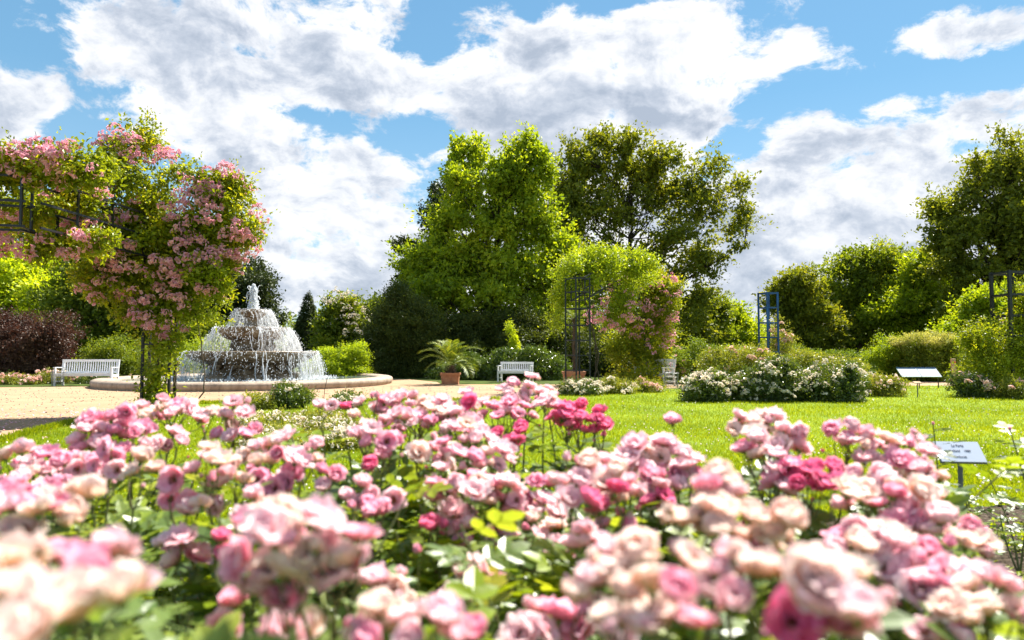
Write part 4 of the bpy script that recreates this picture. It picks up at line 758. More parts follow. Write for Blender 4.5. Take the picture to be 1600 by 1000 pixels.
tree('broadleaf_tree', 'dark leafy tree under the spreading boughs, right of the middle arch', 'tree', TG, p[0], 56, 6.0, plobes(56, (1095, 500, 36, 40, 0, 2), (1075, 540, 50, 40, 0, 2), (1120, 480, 18, 22, 0, 1.5)), 300, 80, .65, .2, 'mid_tree', r0=.25, seed=57)
# far wood along the horizon
r_ = np.random.default_rng(77); fp = []
for a in np.linspace(-1.05, 1.05, 150):
    d = r_.uniform(95, 120); c = np.array([tan(a)*d*.95, d, 0]); h = 5.0+2.2*vnoise(np.array([[a*9, 0, 0]]))[0]
    q = c+randdir(26, r_)*np.array([3.4, 3, h*.5])+np.array([0, 0, h*.5]); fp.append(q)
fp = np.concatenate(fp); fp[:, 2] = np.abs(fp[:, 2]); tag(mesh('distant_wood', [leaf_cloud(fp, 26, 1.5, .65, r_)], M['far']), 'distant belt of woodland along the horizon', 'woodland', kind='stuff')

# ------------------------------------------------------------------ shrubs and hedges
SG = 'shrubs round the garden'
shrub('purple_bush', 'large purple leaved bush at the left behind the long bench', 'bush', SG, plobes(28.5, (30, 530, 60, 40, 0, 1.2), (84, 528, 40, 38, 0, 1.1), (20, 512, 40, 26, 0, 1), (0, 560, 70, 36, 0, 1.2), (70, 570, 56, 26, 0, 1)), 520, 95, .30, .085, 'purple', 61, 12)
shrub('dark_bush', 'dark green bush behind the end of the long bench', 'bush', SG, plobes(29, (180, 560, 50, 34, 0, 1), (230, 570, 50, 30, 0, 1), (150, 580, 40, 20, 0, 1)), 330, 95, .28, .085, 'mid_tree', 62, 10)
shrub('dark_bush', 'leafy bush seen through the falling water left of the fountain', 'bush', SG, plobes(33, (310, 570, 50, 36, 0, 1.2), (370, 560, 50, 40, 0, 1.2), (270, 580, 40, 26, 0, 1.2)), 330, 95, .3, .09, 'yg_tree', 63, 10)
shrub('yew_bush', 'very dark dense yew between the fountain and the potted palm', 'bush', SG, plobes(33, (600, 530, 40, 60, 0, 1.4), (640, 525, 44, 70, 0, 1.6), (680, 540, 40, 58, 0, 1.5), (625, 480, 26, 26, 0, 1), (590, 570, 30, 30, -.3, 1), (650, 585, 60, 16, -.5, 1), (715, 555, 40, 46, .5, 1.4)), 900, 120, .34, .10, 'yew', 64, 10, bark='darkbark')
shrub('yew_bush', 'dark mass of evergreens behind the palm and shaded bench', 'bush', SG, plobes(34.5, (760, 530, 56, 50, 0, 1.6), (820, 535, 50, 50, 0, 1.6), (870, 540, 40, 50, 0, 1.6), (925, 560, 40, 40, 0, 1.4), (970, 575, 40, 26, 0, 1)), 760, 110, .36, .11, 'yew', 65, 10, bark='darkbark')
shrub('lime_bush', 'low lime yellow shrub right of the fountain', 'bush', SG, plobes(29.5, (510, 570, 30, 24, 0, .9), (545, 565, 30, 28, 0, .9), (530, 582, 50, 16, -.3, .8), (562, 560, 16, 24, 0, .6)), 300, 95, .22, .075, 'lime', 66, 10, flat=.5)
shrub('laurel_bush', 'glossy dark laurel hedge bush directly behind the shaded bench', 'bush', SG, plobes(29.5, (790, 572, 34, 24, 0, .6), (840, 570, 36, 26, 0, .6), (760, 582, 28, 18, 0, .6), (868, 580, 24, 22, 0, .6)), 300, 85, .22, .10, 'laurel', 67, 8)
shrub('laurel_bush', 'lower glossy laurel bush just right of the potted palm', 'bush', SG, plobes(29.8, (735, 577, 26, 22, 0, .6), (700, 585, 30, 14, .4, .5)), 130, 85, .22, .10, 'laurel', 68, 6)
shrub('lime_bush', 'sunny rounded shrub between the middle arch and the white roses', 'bush', SG, plobes(26.5, (1085, 565, 40, 28, 0, 1), (1055, 585, 26, 16, 0, .7), (1115, 580, 36, 22, 0, .9), (1140, 565, 24, 20, 0, .8)), 420, 90, .22, .075, 'hedge', 69, 9, bloom=('flower_cluster', 'blush', 'pinkwhite', 6, .09, .042, 22, 1.0))
hp = []
def hedge(name, label, px0, px1, ytop, d, dp, m, seed, ls=.09):
    r = np.random.default_rng(seed); a = at(px0, ytop, d); b = at(px1, ytop, d); root = empty(name, ((a[0]+b[0])/2, d, 0), label, 'hedge', None)
    N = int((b[0]-a[0])*a[2]*26); s = r.random((N, 3)); f = r.integers(0, 3, N); s[f == 0, 1] = 0; s[f == 1, 2] = 1
    q = np.stack([a[0]+s[:, 0]*(b[0]-a[0]), d-dp/2+s[:, 1]*dp, .1+s[:, 2]*(a[2]-.12)], -1)+r.normal(size=(N, 3))*.03; lc = leaf_cloud(q, 34, .20, ls, r); lc[0][:, 2] = np.maximum(lc[0][:, 2], .01); lc[0][:] -= np.array([(a[0]+b[0])/2, d, 0]); mesh('foliage', [lc], M[m], root)
    mesh('stems', [tube([(x, 0, 0), (x+.1, 0, a[2]*.8)], .02, 5) for x in np.linspace(a[0]-b[0], b[0]-a[0], 14)*.46], M['bark'], root)
hedge('clipped_hedge', 'long clipped hedge with a flat sunlit top in the right background', 1235, 1412, 551, 33, .9, 'hedge', 70)
shrub('leafy_bush', 'loose leafy bush far behind, left of the blue tower', 'bush', SG, plobes(33, (1150, 560, 26, 22, 0, 1), (1180, 570, 30, 16, 0, 1), (1120, 566, 26, 18, 0, 1)), 260, 80, .22, .09, 'yg_tree', 71, 7)
shrub('leafy_bush', 'loose leafy bush far behind, right of the blue tower', 'bush', SG, plobes(35, (1235, 558, 26, 18, 0, 1), (1262, 564, 24, 14, 0, 1)), 180, 80, .22, .09, 'mid_tree', 171, 7)
rt, _ = shrub('feathery_bush', 'round dark bush capped with pale feathery plumes near the white panels', 'bush', SG, plobes(28.5, (1445, 560, 44, 34, 0, 1.1), (1445, 580, 52, 20, 0, 1.0), (1420, 545, 26, 22, 0, .8), (1475, 550, 26, 24, 0, .8)), 420, 95, .22, .075, 'mid_tree', 72, 9)
B = np.array(rt.location); r_ = np.random.default_rng(4); q = clumps(plobes(28.3, (1445, 530, 44, 12, 0, 1.0), (1485, 538, 16, 8, 0, .6), (1412, 536, 16, 8, 0, .6)), 110, r_, .5); lc = leaf_cloud(q, 60, .2, .10, r_, .35, .2, .22); lc[0][:] -= B; mesh('plumes', [lc], M['plume'], rt)
shrub('leafy_bush', 'green bush left of the round plumed bush', 'bush', SG, plobes(29.5, (1385, 560, 30, 30, 0, .9), (1400, 590, 30, 16, 0, .8)), 220, 90, .22, .08, 'yg_tree', 73, 7)
shrub('leafy_bush', 'green bush behind the wooden post at the right', 'bush', SG, plobes(30, (1510, 560, 34, 34, 0, 1), (1530, 590, 40, 20, 0, 1)), 260, 90, .24, .085, 'yg_tree', 74, 7)
# white rose shrubs on the lawn
WG = 'white rose shrubs on the lawn'
wsp = [(1106, 608, 36, 22, 'leftmost white rose shrub of the lawn row, its top crowded with creamy blooms'), (1158, 613, 38, 22, 'second white rose shrub from the left, blooms clustered on its shoulders'),
       (1212, 600, 42, 34, 'tallest white rose shrub in the middle of the row below the blue tower'), (1266, 611, 40, 26, 'sparsely flowering white rose shrub right of the blue tower'), (1318, 604, 30, 34, 'rightmost shrub of the white rose row with a single high bloom')]
for i, (px, py, rx, ry, lb) in enumerate(wsp):
    d = 16.6+.25*(i % 2); shrub('rose_shrub', lb, 'rose shrub', WG, plobes(d, (px, py-2, rx, ry, 0, .55), (px-8, py+12, rx*.9, ry*.75, 0, .5), (px+10, py-16, rx*.6, ry*.6, .1, .4)), 250, 60, .14, .06, 'rose_mid', 80+i, 16, gap=.30, gs=3.0, bark='cane',
          bloom=('flower_cluster', 'cream', 'white_petal', 6, .075, .042, (44, 38, 42, 22, 12)[i], 2.6))
shrub('rose_shrub', 'looser leafy rose shrub behind the white rose row, right of the blue tower', 'rose shrub', WG, plobes(19.5, (1290, 575, 50, 22, 0, .6), (1330, 590, 30, 24, 0, .5), (1250, 570, 30, 20, 0, .5)), 260, 60, .16, .06, 'rose_pale', 86, 14, bark='cane', bloom=('flower_cluster', 'cream', 'white_petal', 4, .07, .040, 24, 2))
shrub('rose_shrub', 'pale leafed rose shrub behind the left end of the white rose row', 'rose shrub', WG, plobes(20.5, (1130, 570, 40, 24, 0, .6), (1180, 565, 30, 20, 0, .6)), 240, 60, .17, .06, 'rose_pale', 87, 14, bark='cane', bloom=('flower_cluster', 'blush', 'pinkwhite', 6, .09, .042, 20, 2))
LG = 'low rose shrubs in the beds round the lawn'
for i, (px, py, rx, ry, d, m, bm, key, cnt, lb) in enumerate([
    (910, 610, 36, 14, 19.0, 'rose_mid', 'white_petal', 'cream', 30, 'low white rose bush at the foot of the lattice column'),
    (965, 610, 36, 14, 19.6, 'rose_pale', 'white_petal', 'cream', 14, 'low pale bush right of the lattice column with few blooms'),
    (1010, 608, 30, 12, 20.4, 'rose_pale', 'pinkwhite', 'blush', 12, 'low straggly rose at the foot of the second column of the middle arch'),
    (1375, 606, 42, 18, 18.5, 'rose_pale', 'peach', 'peachy', 22, 'cream and peach rose bush left of the white panels'),
    (1515, 606, 32, 18, 18.0, 'rose_mid', 'pinkwhite', 'blush', 14, 'dusky rose bush just left of the right tower'),
    (1590, 612, 26, 16, 17.5, 'rose_pale', 'pinkwhite', 'blush', 8, 'low rose bush under the tower at the right edge'),
    (30, 597, 40, 10, 25.4, 'rose_pale', 'pinkwhite', 'blush', 24, 'row of blush roses at the far left edge of the path'),
    (85, 592, 30, 12, 26.0, 'rose_pale', 'pinkwhite', 'blush', 16, 'blush rose bush behind the wire litter basket'),
    (150, 594, 46, 10, 26.2, 'rose_mid', 'pinkwhite', 'blush', 14, 'rose bush seen under and behind the long bench'),
    (225, 592, 30, 12, 31.5, 'rose_pale', 'pinkwhite', 'blush', 18, 'blush roses behind the basin right of the long bench'),
    (290, 592, 36, 13, 31.8, 'rose_pale', 'pinkwhite', 'blush', 20, 'blush roses behind the basin beside the fountain plinth'),
    (455, 620, 34, 16, 14.6, 'rose_mid', 'white_petal', 'cream', 3, 'low leafy rose bush before the fountain basin'),
    (405, 628, 30, 8, 14.4, 'rose_pale', 'white_petal', 'cream', 3, 'flat sprawling rose left of the leafy one before the basin'),
    (545, 626, 24, 8, 14.4, 'rose_mid', 'white_petal', 'cream', 12, 'small white flowering rose beyond the hot pink bloom')]):
    shrub('rose_bush', lb, 'rose bush', LG, plobes(d, (px, py, rx, ry, 0, .5), (px-rx*.3, py-ry*.35, rx*.5, ry*.9, 0, .35), (px+rx*.4, py-ry*.1, rx*.5, ry*.8, 0, .35)), int(30+rx*ry*.16), 55, .12, .05, m, 90+i, 10, gap=.28, gs=3, bark='cane', bloom=('flower_cluster', key, bm, 5, .07, .040, cnt, 2.5))
# low white ground cover roses nearer on the lawn
for i, (px, py, rx, ry, lb) in enumerate([(425, 672, 52, 14, 'mat of small white ground cover roses on the lawn, left one'), (500, 668, 48, 14, 'mat of small white ground cover roses on the lawn, middle one'), (545, 690, 46, 16, 'mat of small white ground cover roses nearest the pink blooms'), (440, 700, 60, 16, 'low white ground cover rose half hidden by pink blooms')]):
    g0 = gp(px, py+ry*.5); shrub('ground_cover_rose', lb, 'rose bush', 'white ground cover roses on the lawn', [(g0[0], g0[1], .12, rx*g0[1]/F, .55, .18)], 190, 55, .10, .036, 'rose_pale', 110+i, 10, gs=3, bark='cane', bloom=('flower_cluster', 'cover', 'white_petal', 6, .055, .026, 34, 1.4))
# thin bare canes before the basin
g0 = gp(505, 632); o = tag(mesh('rose_cane', [tube([(g0[0], g0[1], 0), (g0[0]+.03, g0[1], .35), (g0[0]+.09, g0[1], .62)], .007, 5)], M['bark'], None, True), 'single thin cane with a pink bud standing before the basin', 'rose cane')
# panels, signs, posts
def panel_stand(p0, label):
    t = empty('display_stand', p0, label, 'display stand')
    for i in range(2):
        x = -0.12+.66*i; mesh('panel', [(box((0, 0, 0), (.64, .42, .025))[0]@np.array(Matrix.Rotation(R(40), 3, 'X')).T+np.array([x, 0, .52]), box((0, 0, 0), (1, 1, 1))[1], .5, 0, 0)], M['plate'], t)
        mesh('blue_edge', [bar((x-.32, .165, .675), (x+.32, .165, .675), .035, .04)], M['blueiron'], t)
    for x in (-.42, .21, .84): mesh('leg', [bar((x, 0, 0), (x, 0, .5), .025)], M['iron'], t)
p = gp(1436, 607); panel_stand((p[0]-.2, p[1], 0), 'low stand of slanted white panels edged in blue on thin legs')
def sign(x, y, h, w, dpt, label, pm, cat='plant label', tilt=38, rz=0, pr=.016, post='signpost', text=None):
    t = empty('plant_sign', (x, y, 0), label, cat, 'plant name signs on posts', rz)
    mesh('post', [tube([(0, 0, 0), (0, 0, h-.02)], pr, 10)], M[post], t, True)
    Rm = np.array(Matrix.Rotation(R(tilt), 3, 'X')); b = box((0, 0, 0), (w, dpt, .006)); pl = mesh('plate', [(b[0]@Rm.T+np.array([0, 0, h]), b[1], .5, 0, 0)], M[pm], t)
    b = box((0, 0, -.008), (w+.006, dpt+.006, .008)); mesh('plate_backing', [(b[0]@Rm.T+np.array([0, 0, h]), b[1], .5, 0, 0)], M['signpost'], t)
    for i, (tx, oy, sz, ox) in enumerate(text or []):
        c = bpy.data.curves.new('lettering', 'FONT'); c.body = tx; c.size = sz; c.align_x = 'CENTER'; c.align_y = 'CENTER'; c.extrude = .0004; c.materials.append(M['ink'])
        o = bpy.data.objects.new('lettering', c); COL.objects.link(o); bpy.context.view_layer.update(); me = bpy.data.meshes.new_from_object(o); COL.objects.unlink(o); bpy.data.objects.remove(o); o = bpy.data.objects.new('lettering', me); COL.objects.link(o); o.parent = t; q = np.array([ox, oy, .0045])@Rm.T; o.location = (q[0], q[1], q[2]+h); o.rotation_euler = (R(tilt), 0, 0)
    return t
g0 = gp(1510, 905); tp = at(1501, 706, g0[1]); sign(tp[0]-.005, g0[1], tp[2], .222, .130, 'white printed rose name plate on a grey post at the right', 'plate', tilt=46, rz=R(-7), pr=.0125,
    text=[('La Perla', .038, .019, .0), ('Meilland    1980', .004, .017, .0), ('Floribunda', -.034, .015, -.01)])
g0 = gp(1434, 621); sign(g0[0], g0[1], .40, .19, .12, 'small dark edged name plate at the edge of the lawn before the white panels', 'wood', tilt=20, pr=.014)
g0 = gp(1543, 622); sign(g0[0], g0[1], .40, .19, .10, 'small green name plate below the right tower', 'greensign', tilt=30, pr=.012)
g0 = gp(1493, 600); t = empty('marker_post', (g0[0], g0[1], 0), 'square wooden post with a red mark near its top', 'wooden post'); mesh('post', [bar((0, 0, 0), (-.07, 0, .95), .13, .12)], M['wood'], t); mesh('red_mark', [box((-.062, -.075, .83), (.10, .012, .10))], M['red'], t)

# ------------------------------------------------------------------ foreground garden roses
def petal_grid(L, Wd, open0, curl, side, wav, r, nu=5, nv=6):
    """one cupped petal growing from the origin along +Z, bending outwards (+Y); returns grid points"""
    v = np.linspace(0, 1, nv); ang = open0+curl*v**1.5; dz = np.cos(ang); dy = np.sin(ang); s = L/(nv-1)
    z = np.concatenate([[0], np.cumsum((dz[1:]+dz[:-1])/2*s)]); y = np.concatenate([[0], np.cumsum((dy[1:]+dy[:-1])/2*s)])
    w = Wd*np.clip(np.sin(np.clip(.10+.84*v, 0, 1)**.85*pi), 0, 1)**.62; w[0] = Wd*.22; w[-1] = Wd*.42; u = np.linspace(-1, 1, nu)
    X = u[None]*w[:, None]; dep = side*(u[None]**2)*w[:, None]          # edges come forward towards the axis
    nyv = np.cos(ang)[:, None]; nzv = -np.sin(ang)[:, None]
    Y = y[:, None]-dep*nyv; Z = z[:, None]-dep*nzv
    ph = r.random()*6; Z = Z+wav*np.sin(u[None]*3.4+ph)*v[:, None]**2*L; Y = Y+wav*np.cos(u[None]*4.1+ph*1.7)*v[:, None]**2*L
    P_ = np.stack([X, Y, Z], -1).reshape(-1, 3); i = np.arange(nv-1)[:, None]*nu+np.arange(nu-1)[None]
    return P_, np.stack([i, i+1, i+nu+1, i+nu], -1).reshape(-1, 4), np.repeat(v, nu)
def bloom_mesh(kind, m, seed):
    r = np.random.default_rng(seed); ch = []
    sp = {'cup': [(5, .56, .42, .98, -.70, .40), (5, .56, .40, .66, -.50, .45), (4, .44, .30, .34, -.2, .5)],
          'open': [(6, .60, .36, 1.30, -.30, .25), (5, .52, .32, 1.10, -.35, .25), (4, .34, .2, .75, .2, .3)],
          'globe': [(5, .60, .44, 1.0, -1.05, .45), (5, .60, .42, .70, -.9, .5), (4, .48, .32, .4, -.6, .55), (3, .34, .22, .15, -.3, .5)],
          'loose': [(5, .64, .44, 1.15, -.15, .3), (5, .58, .38, .80, -.25, .38), (4, .44, .28, .4, 0, .4)],
          'bud': [(4, .42, .22, .35, -.5, .75), (4, .44, .2, .22, -.35, .8), (3, .4, .14, .05, -.1, .8)]}[kind]
    for k, (n_, L, Wd, o0, cu, sd_) in enumerate(sp):
        for i in range(n_):
            a = i/n_*2*pi+k*.7+r.normal()*.16; f = r.uniform(.85, 1.12)
            P_, q, t_ = petal_grid(L*f, Wd*r.uniform(.85, 1.15), o0+r.normal()*.13, cu+r.normal()*.28, sd_*r.uniform(.5, 1.3), (.10 if kind == 'loose' else .065), r)
            P_ = P_+np.array([0, .05, .02*k]); c, s = cos(a), sin(a); P_ = P_@np.array([[c, s, 0], [-s, c, 0], [0, 0, 1.]])
            ch.append((P_, [q], r.random(), t_, 0))
    if kind in ('open', 'loose', 'cup'):
        N = 34; d = randdir(N, r); d[:, 2] = np.abs(d[:, 2])+.6; d = norm(d); A, fs = stamp(np.array([[-.012, 0, 0], [.012, 0, 0], [.02, 1, 0], [-.02, 1, 0]]), LQ, np.tile([0, 0, .04], (N, 1)), frames(d, randdir(N, r)), .20); ch.append((A, fs, 0, 0, 1))
        A, fs = stamp(OCT, [OF], d*.2+np.array([0, 0, .04]), np.repeat(np.eye(3)[None], N, 0), .022); ch.append((A, fs, 0, 0, 1))
    ch.append(lathe([(.01, -.14), (.06, -.12), (.075, -.05), (.06, .02), (.085, .05)], 8, m=2))
    for i in range(5):
        P_, q, t_ = petal_grid(.26, .06, 1.0+r.random()*.6, .5, .1, .05, r, 3, 4); a = i/5*2*pi; c, s = cos(a), sin(a); ch.append((P_@np.array([[c, s, 0], [-s, c, 0], [0, 0, 1.]]), [q], .5, t_, 2))
    o = mesh('bloom', ch, [m, M['stamen'], M['calyx']], None, True); me = o.data; COL.objects.unlink(o); bpy.data.objects.remove(o); return me
BL = {}
for cn in ('pale', 'peach', 'pink', 'hot'):
    for i, k in enumerate(('cup', 'open', 'globe', 'loose', 'cup', 'globe', 'loose', 'bud')): BL.setdefault((cn, k), []).append(bloom_mesh(k, M[cn], 300+i))
KP = {'pale': ('cup', 'globe', 'loose', 'cup', 'open', 'loose', 'bud'), 'dark': ('open', 'open')}
# clusters: px, py, distance, half width px, half height px, count, tone
CLS = [
 (222, 645, 2.45, 32, 12, 10, 'pale'), (272, 640, 2.4, 34, 14, 11, 'pale'), (322, 652, 2.35, 24, 12, 6, 'pale'), (365, 650, 2.25, 26, 18, 9, 'pale'), (372, 683, 2.2, 26, 10, 6, 'pink'), (180, 672, 2.15, 36, 22, 14, 'mix'), (205, 690, 2.1, 26, 18, 8, 'pink'), (135, 690, 2.1, 26, 18, 9, 'pink'),
 (262, 690, 2.2, 24, 10, 5, 'pale'), (60, 735, 1.95, 52, 22, 15, 'pale'), (20, 728, 1.9, 30, 16, 7, 'pale'), (125, 735, 1.95, 28, 20, 9, 'pink'), (210, 738, 1.7, 26, 20, 4, 'pale'), (172, 722, 1.8, 20, 18, 4, 'dark'), (88, 770, 1.75, 34, 18, 8, 'pink'), (40, 765, 1.8, 30, 14, 6, 'pink'), (150, 755, 1.8, 12, 10, 2, 'pink'),
 (325, 722, 1.55, 30, 26, 6, 'pale'), (372, 735, 1.6, 26, 18, 4, 'pale'), (280, 770, 1.55, 22, 22, 3, 'dark'), (345, 778, 1.6, 18, 14, 2, 'pale'), (420, 712, 1.95, 34, 20, 9, 'pale'), (470, 705, 1.9, 30, 18, 8, 'pale'), (438, 738, 1.85, 34, 16, 7, 'pink'), (405, 752, 1.8, 18, 12, 3, 'dark'), (446, 758, 1.8, 14, 10, 2, 'dark'), (513, 742, 1.8, 14, 20, 3, 'pink'),
 (505, 636, 2.3, 12, 7, 2, 'pale'), (538, 640, 2.35, 5, 4, 1, 'hot'), (590, 628, 2.5, 26, 16, 9, 'pink'), (630, 630, 2.5, 22, 16, 6, 'pale'), (655, 640, 2.45, 34, 18, 11, 'pale'), (645, 662, 2.35, 34, 14, 9, 'pink'), (700, 648, 2.4, 30, 16, 9, 'pale'), (745, 640, 2.5, 30, 20, 8, 'pale'), (740, 630, 2.4, 6, 5, 1, 'hot'), (720, 668, 2.3, 40, 16, 12, 'pale'), (775, 650, 2.45, 28, 18, 8, 'pink'),
 (572, 668, 2.15, 24, 18, 6, 'pale'), (598, 692, 2.05, 32, 16, 8, 'mix'), (612, 658, 2.2, 20, 10, 4, 'pale'), (822, 620, 2.65, 34, 22, 15, 'pale'), (800, 645, 2.5, 30, 16, 8, 'mix'), (850, 612, 2.7, 20, 16, 6, 'pale'), (885, 648, 2.55, 24, 20, 11, 'hot'), (905, 662, 2.5, 20, 14, 7, 'hot'), (862, 636, 2.6, 18, 12, 5, 'pink'), (940, 668, 2.5, 10, 14, 5, 'hot'), (930, 652, 2.5, 12, 7, 3, 'hot'), (798, 684, 2.3, 22, 12, 5, 'hot'),
 (655, 692, 2.05, 22, 16, 5, 'pale'), (690, 710, 2.0, 24, 22, 6, 'pale'), (735, 690, 2.05, 34, 20, 10, 'pale'), (770, 720, 1.95, 30, 16, 7, 'pale'), (722, 728, 1.9, 14, 16, 3, 'pink'), (680, 748, 1.9, 18, 10, 2, 'pale'), (581, 734, 1.9, 4, 4, 1, 'hot'), (618, 783, 1.75, 3, 3, 1, 'dark'), (560, 775, 1.7, 18, 14, 4, 'pale'), (578, 802, 1.65, 30, 12, 5, 'pink'), (655, 705, 2.0, 8, 8, 1, 'pale'),
 (683, 778, 1.75, 14, 16, 3, 'pink'), (735, 775, 1.7, 30, 18, 7, 'pale'), (775, 765, 1.75, 28, 20, 8, 'pale'), (710, 812, 1.7, 30, 18, 7, 'mix'), (690, 828, 1.65, 14, 10, 3, 'hot'), (720, 845, 1.65, 10, 12, 2, 'pink'), (800, 790, 1.75, 18, 16, 5, 'pink'), (860, 812, 1.8, 30, 16, 7, 'pale'), (835, 780, 1.9, 26, 24, 7, 'mix'), (820, 838, 1.75, 34, 10, 6, 'pale'),
 (900, 735, 1.55, 22, 22, 5, 'pale'), (890, 765, 1.5, 22, 20, 4, 'pale'), (940, 745, 1.55, 30, 20, 6, 'pale'), (975, 765, 1.5, 24, 20, 5, 'pale'), (925, 792, 1.45, 14, 12, 2, 'hot'), (968, 768, 1.42, 10, 10, 1, 'hot'), (955, 815, 1.5, 28, 14, 4, 'pink'), (985, 795, 1.5, 18, 18, 3, 'pale'), (910, 850, 1.3, 24, 12, 4, 'pale'),
 (985, 710, 1.85, 24, 14, 6, 'pale'), (1020, 700, 1.9, 26, 14, 7, 'pale'), (1060, 715, 1.85, 30, 18, 9, 'pale'), (1000, 735, 1.8, 26, 12, 5, 'mix'), (1045, 742, 1.85, 34, 14, 8, 'pink'), (1080, 738, 1.8, 16, 14, 4, 'pale'), (1010, 732, 1.8, 4, 4, 1, 'dark'), (1028, 765, 1.75, 24, 14, 6, 'pink'), (1047, 661, 2.1, 8, 5, 2, 'pink'), (1025, 785, 1.7, 14, 8, 3, 'hot'),
 (1168, 672, 1.95, 26, 16, 7, 'pale'), (1200, 668, 1.95, 18, 16, 5, 'pale'), (1190, 700, 1.85, 30, 20, 8, 'pale'), (1232, 692, 1.85, 22, 20, 6, 'pale'), (1215, 730, 1.75, 22, 22, 6, 'pink'), (1262, 748, 1.7, 32, 22, 9, 'hot'), (1305, 762, 1.65, 20, 10, 3, 'hot'), (1220, 768, 1.7, 16, 10, 3, 'pink'),
 (1322, 680, 1.85, 32, 14, 8, 'pink'), (1345, 705, 1.8, 26, 14, 5, 'pale'), (1385, 708, 1.8, 30, 18, 8, 'pale'), (1420, 706, 1.8, 24, 14, 6, 'pale'), (1436, 724, 1.75, 20, 13, 5, 'pale'), (1410, 730, 1.75, 30, 12, 6, 'pale'), (1450, 752, 1.65, 14, 11, 4, 'pale'), (1350, 745, 1.65, 26, 10, 4, 'pale'), (1430, 690, 1.9, 10, 10, 2, 'pale'),
 (1340, 782, 1.4, 26, 14, 4, 'pale'), (1385, 775, 1.45, 32, 14, 6, 'pale'), (1420, 786, 1.4, 30, 18, 7, 'pale'), (1402, 818, 1.35, 8, 10, 1, 'pink'), (1450, 822, 1.35, 26, 16, 4, 'pink'), (1456, 792, 1.45, 12, 18, 4, 'pale'), (1518, 832, 1.4, 14, 12, 3, 'pink'), (1540, 860, 1.35, 14, 14, 2, 'pale'), (1500, 850, 1.35, 14, 10, 2, 'peach'),
 (1320, 855, 1.2, 26, 16, 4, 'pale'), (1365, 850, 1.2, 30, 18, 6, 'pale'), (1400, 878, 1.18, 36, 18, 7, 'pale'), (1455, 865, 1.2, 24, 24, 5, 'pink'), (1430, 905, 1.15, 34, 16, 6, 'pale'), (1485, 908, 1.1, 36, 20, 7, 'pale'), (1450, 935, 1.1, 30, 14, 4, 'pink'), (1540, 930, 1.05, 36, 22, 6, 'pale'), (1585, 965, 1.0, 30, 22, 5, 'pale'), (1520, 968, 1.0, 34, 16, 5, 'peach'), (1460, 1000, 1.0, 30, 14, 4, 'pink'),
 (1130, 775, .98, 34, 26, 5, 'pale'), (1090, 800, .95, 44, 34, 7, 'peach'), (1160, 820, .92, 50, 34, 8, 'peach'), (1060, 835, .95, 40, 24, 5, 'pale'), (1220, 845, .92, 44, 36, 6, 'peach'), (1250, 870, .95, 26, 26, 3, 'peach'), (1175, 860, .9, 30, 20, 3, 'pale'), (1120, 760, 1.0, 16, 12, 2, 'peach'),
 (1090, 895, .75, 40, 26, 4, 'pale'), (1140, 915, .72, 40, 34, 4, 'pale'), (1190, 890, .72, 34, 24, 3, 'peach'), (1245, 925, .66, 36, 34, 3, 'pink'), (1300, 945, .64, 50, 34, 4, 'pale'), (1360, 955, .64, 36, 36, 3, 'pale'), (1235, 955, .66, 24, 22, 1, 'hot'), (1290, 905, .7, 34, 22, 3, 'peach'),
 (950, 875, .85, 34, 20, 4, 'pale'), (985, 900, .82, 34, 28, 4, 'peach'), (930, 930, .82, 30, 34, 4, 'pale'), (1000, 950, .72, 40, 30, 4, 'pale'), (1055, 965, .68, 24, 34, 2, 'pink'), (985, 985, .7, 50, 20, 4, 'pale'), (930, 975, .8, 26, 20, 2, 'pale'),
 (865, 975, 1.15, 34, 18, 5, 'pink'), (845, 1000, 1.1, 30, 12, 3, 'pale'), (722, 942, 1.4, 14, 12, 2, 'pink'), (770, 912, 1.45, 10, 8, 1, 'pink'), (735, 892, 1.45, 18, 12, 3, 'pale'), (610, 920, 1.2, 34, 16, 6, 'pale'), (640, 940, 1.15, 20, 10, 3, 'pale'), (600, 985, .82, 34, 22, 4, 'peach'), (660, 985, .8, 44, 22, 5, 'pale'), (715, 1000, .85, 26, 14, 2, 'pale'), (560, 1000, .8, 34, 12, 3, 'pink'),
 (420, 840, .9, 34, 24, 5, 'pale'), (470, 835, .85, 44, 30, 7, 'pale'), (520, 860, .85, 40, 34, 6, 'pale'), (400, 900, .85, 28, 34, 4, 'pale'), (455, 895, .85, 40, 24, 5, 'peach'), (525, 905, .85, 30, 24, 3, 'pale'), (440, 940, .85, 20, 16, 2, 'pink'), (475, 990, .9, 34, 12, 3, 'pale'), (420, 810, .95, 20, 10, 2, 'peach'),
 (30, 905, .62, 46, 30, 4, 'peach'), (60, 950, .5, 46, 30, 3, 'peach'), (140, 960, .5, 46, 36, 3, 'peach'), (20, 990, .48, 50, 20, 3, 'peach'), (120, 885, .72, 44, 22, 4, 'pink'), (160, 925, .6, 30, 20, 2, 'pale'),
 (25, 800, 1.05, 40, 26, 6, 'pale'), (85, 815, 1.05, 40, 22, 6, 'peach'), (120, 800, 1.1, 20, 20, 3, 'peach'), (60, 845, 1.0, 30, 14, 3, 'peach'), (10, 780, 1.3, 20, 14, 2, 'pink'),
 (268, 846, 1.45, 12, 10, 2, 'pink'), (290, 870, 1.5, 24, 10, 4, 'pink'), (350, 862, 1.4, 12, 14, 2, 'hot'), (365, 975, 1.05, 18, 22, 2, 'pink'), (395, 795, 1.5, 20, 14, 4, 'pale'), (300, 800, 1.5, 12, 8, 2, 'pale'), (650, 870, 1.5, 8, 8, 2, 'pink'), (870, 870, 1.6, 12, 8, 3, 'pink'),
 (1375, 860, 1.25, 10, 8, 2, 'pink'), (1160, 700, 2.0, 8, 6, 2, 'hot')]
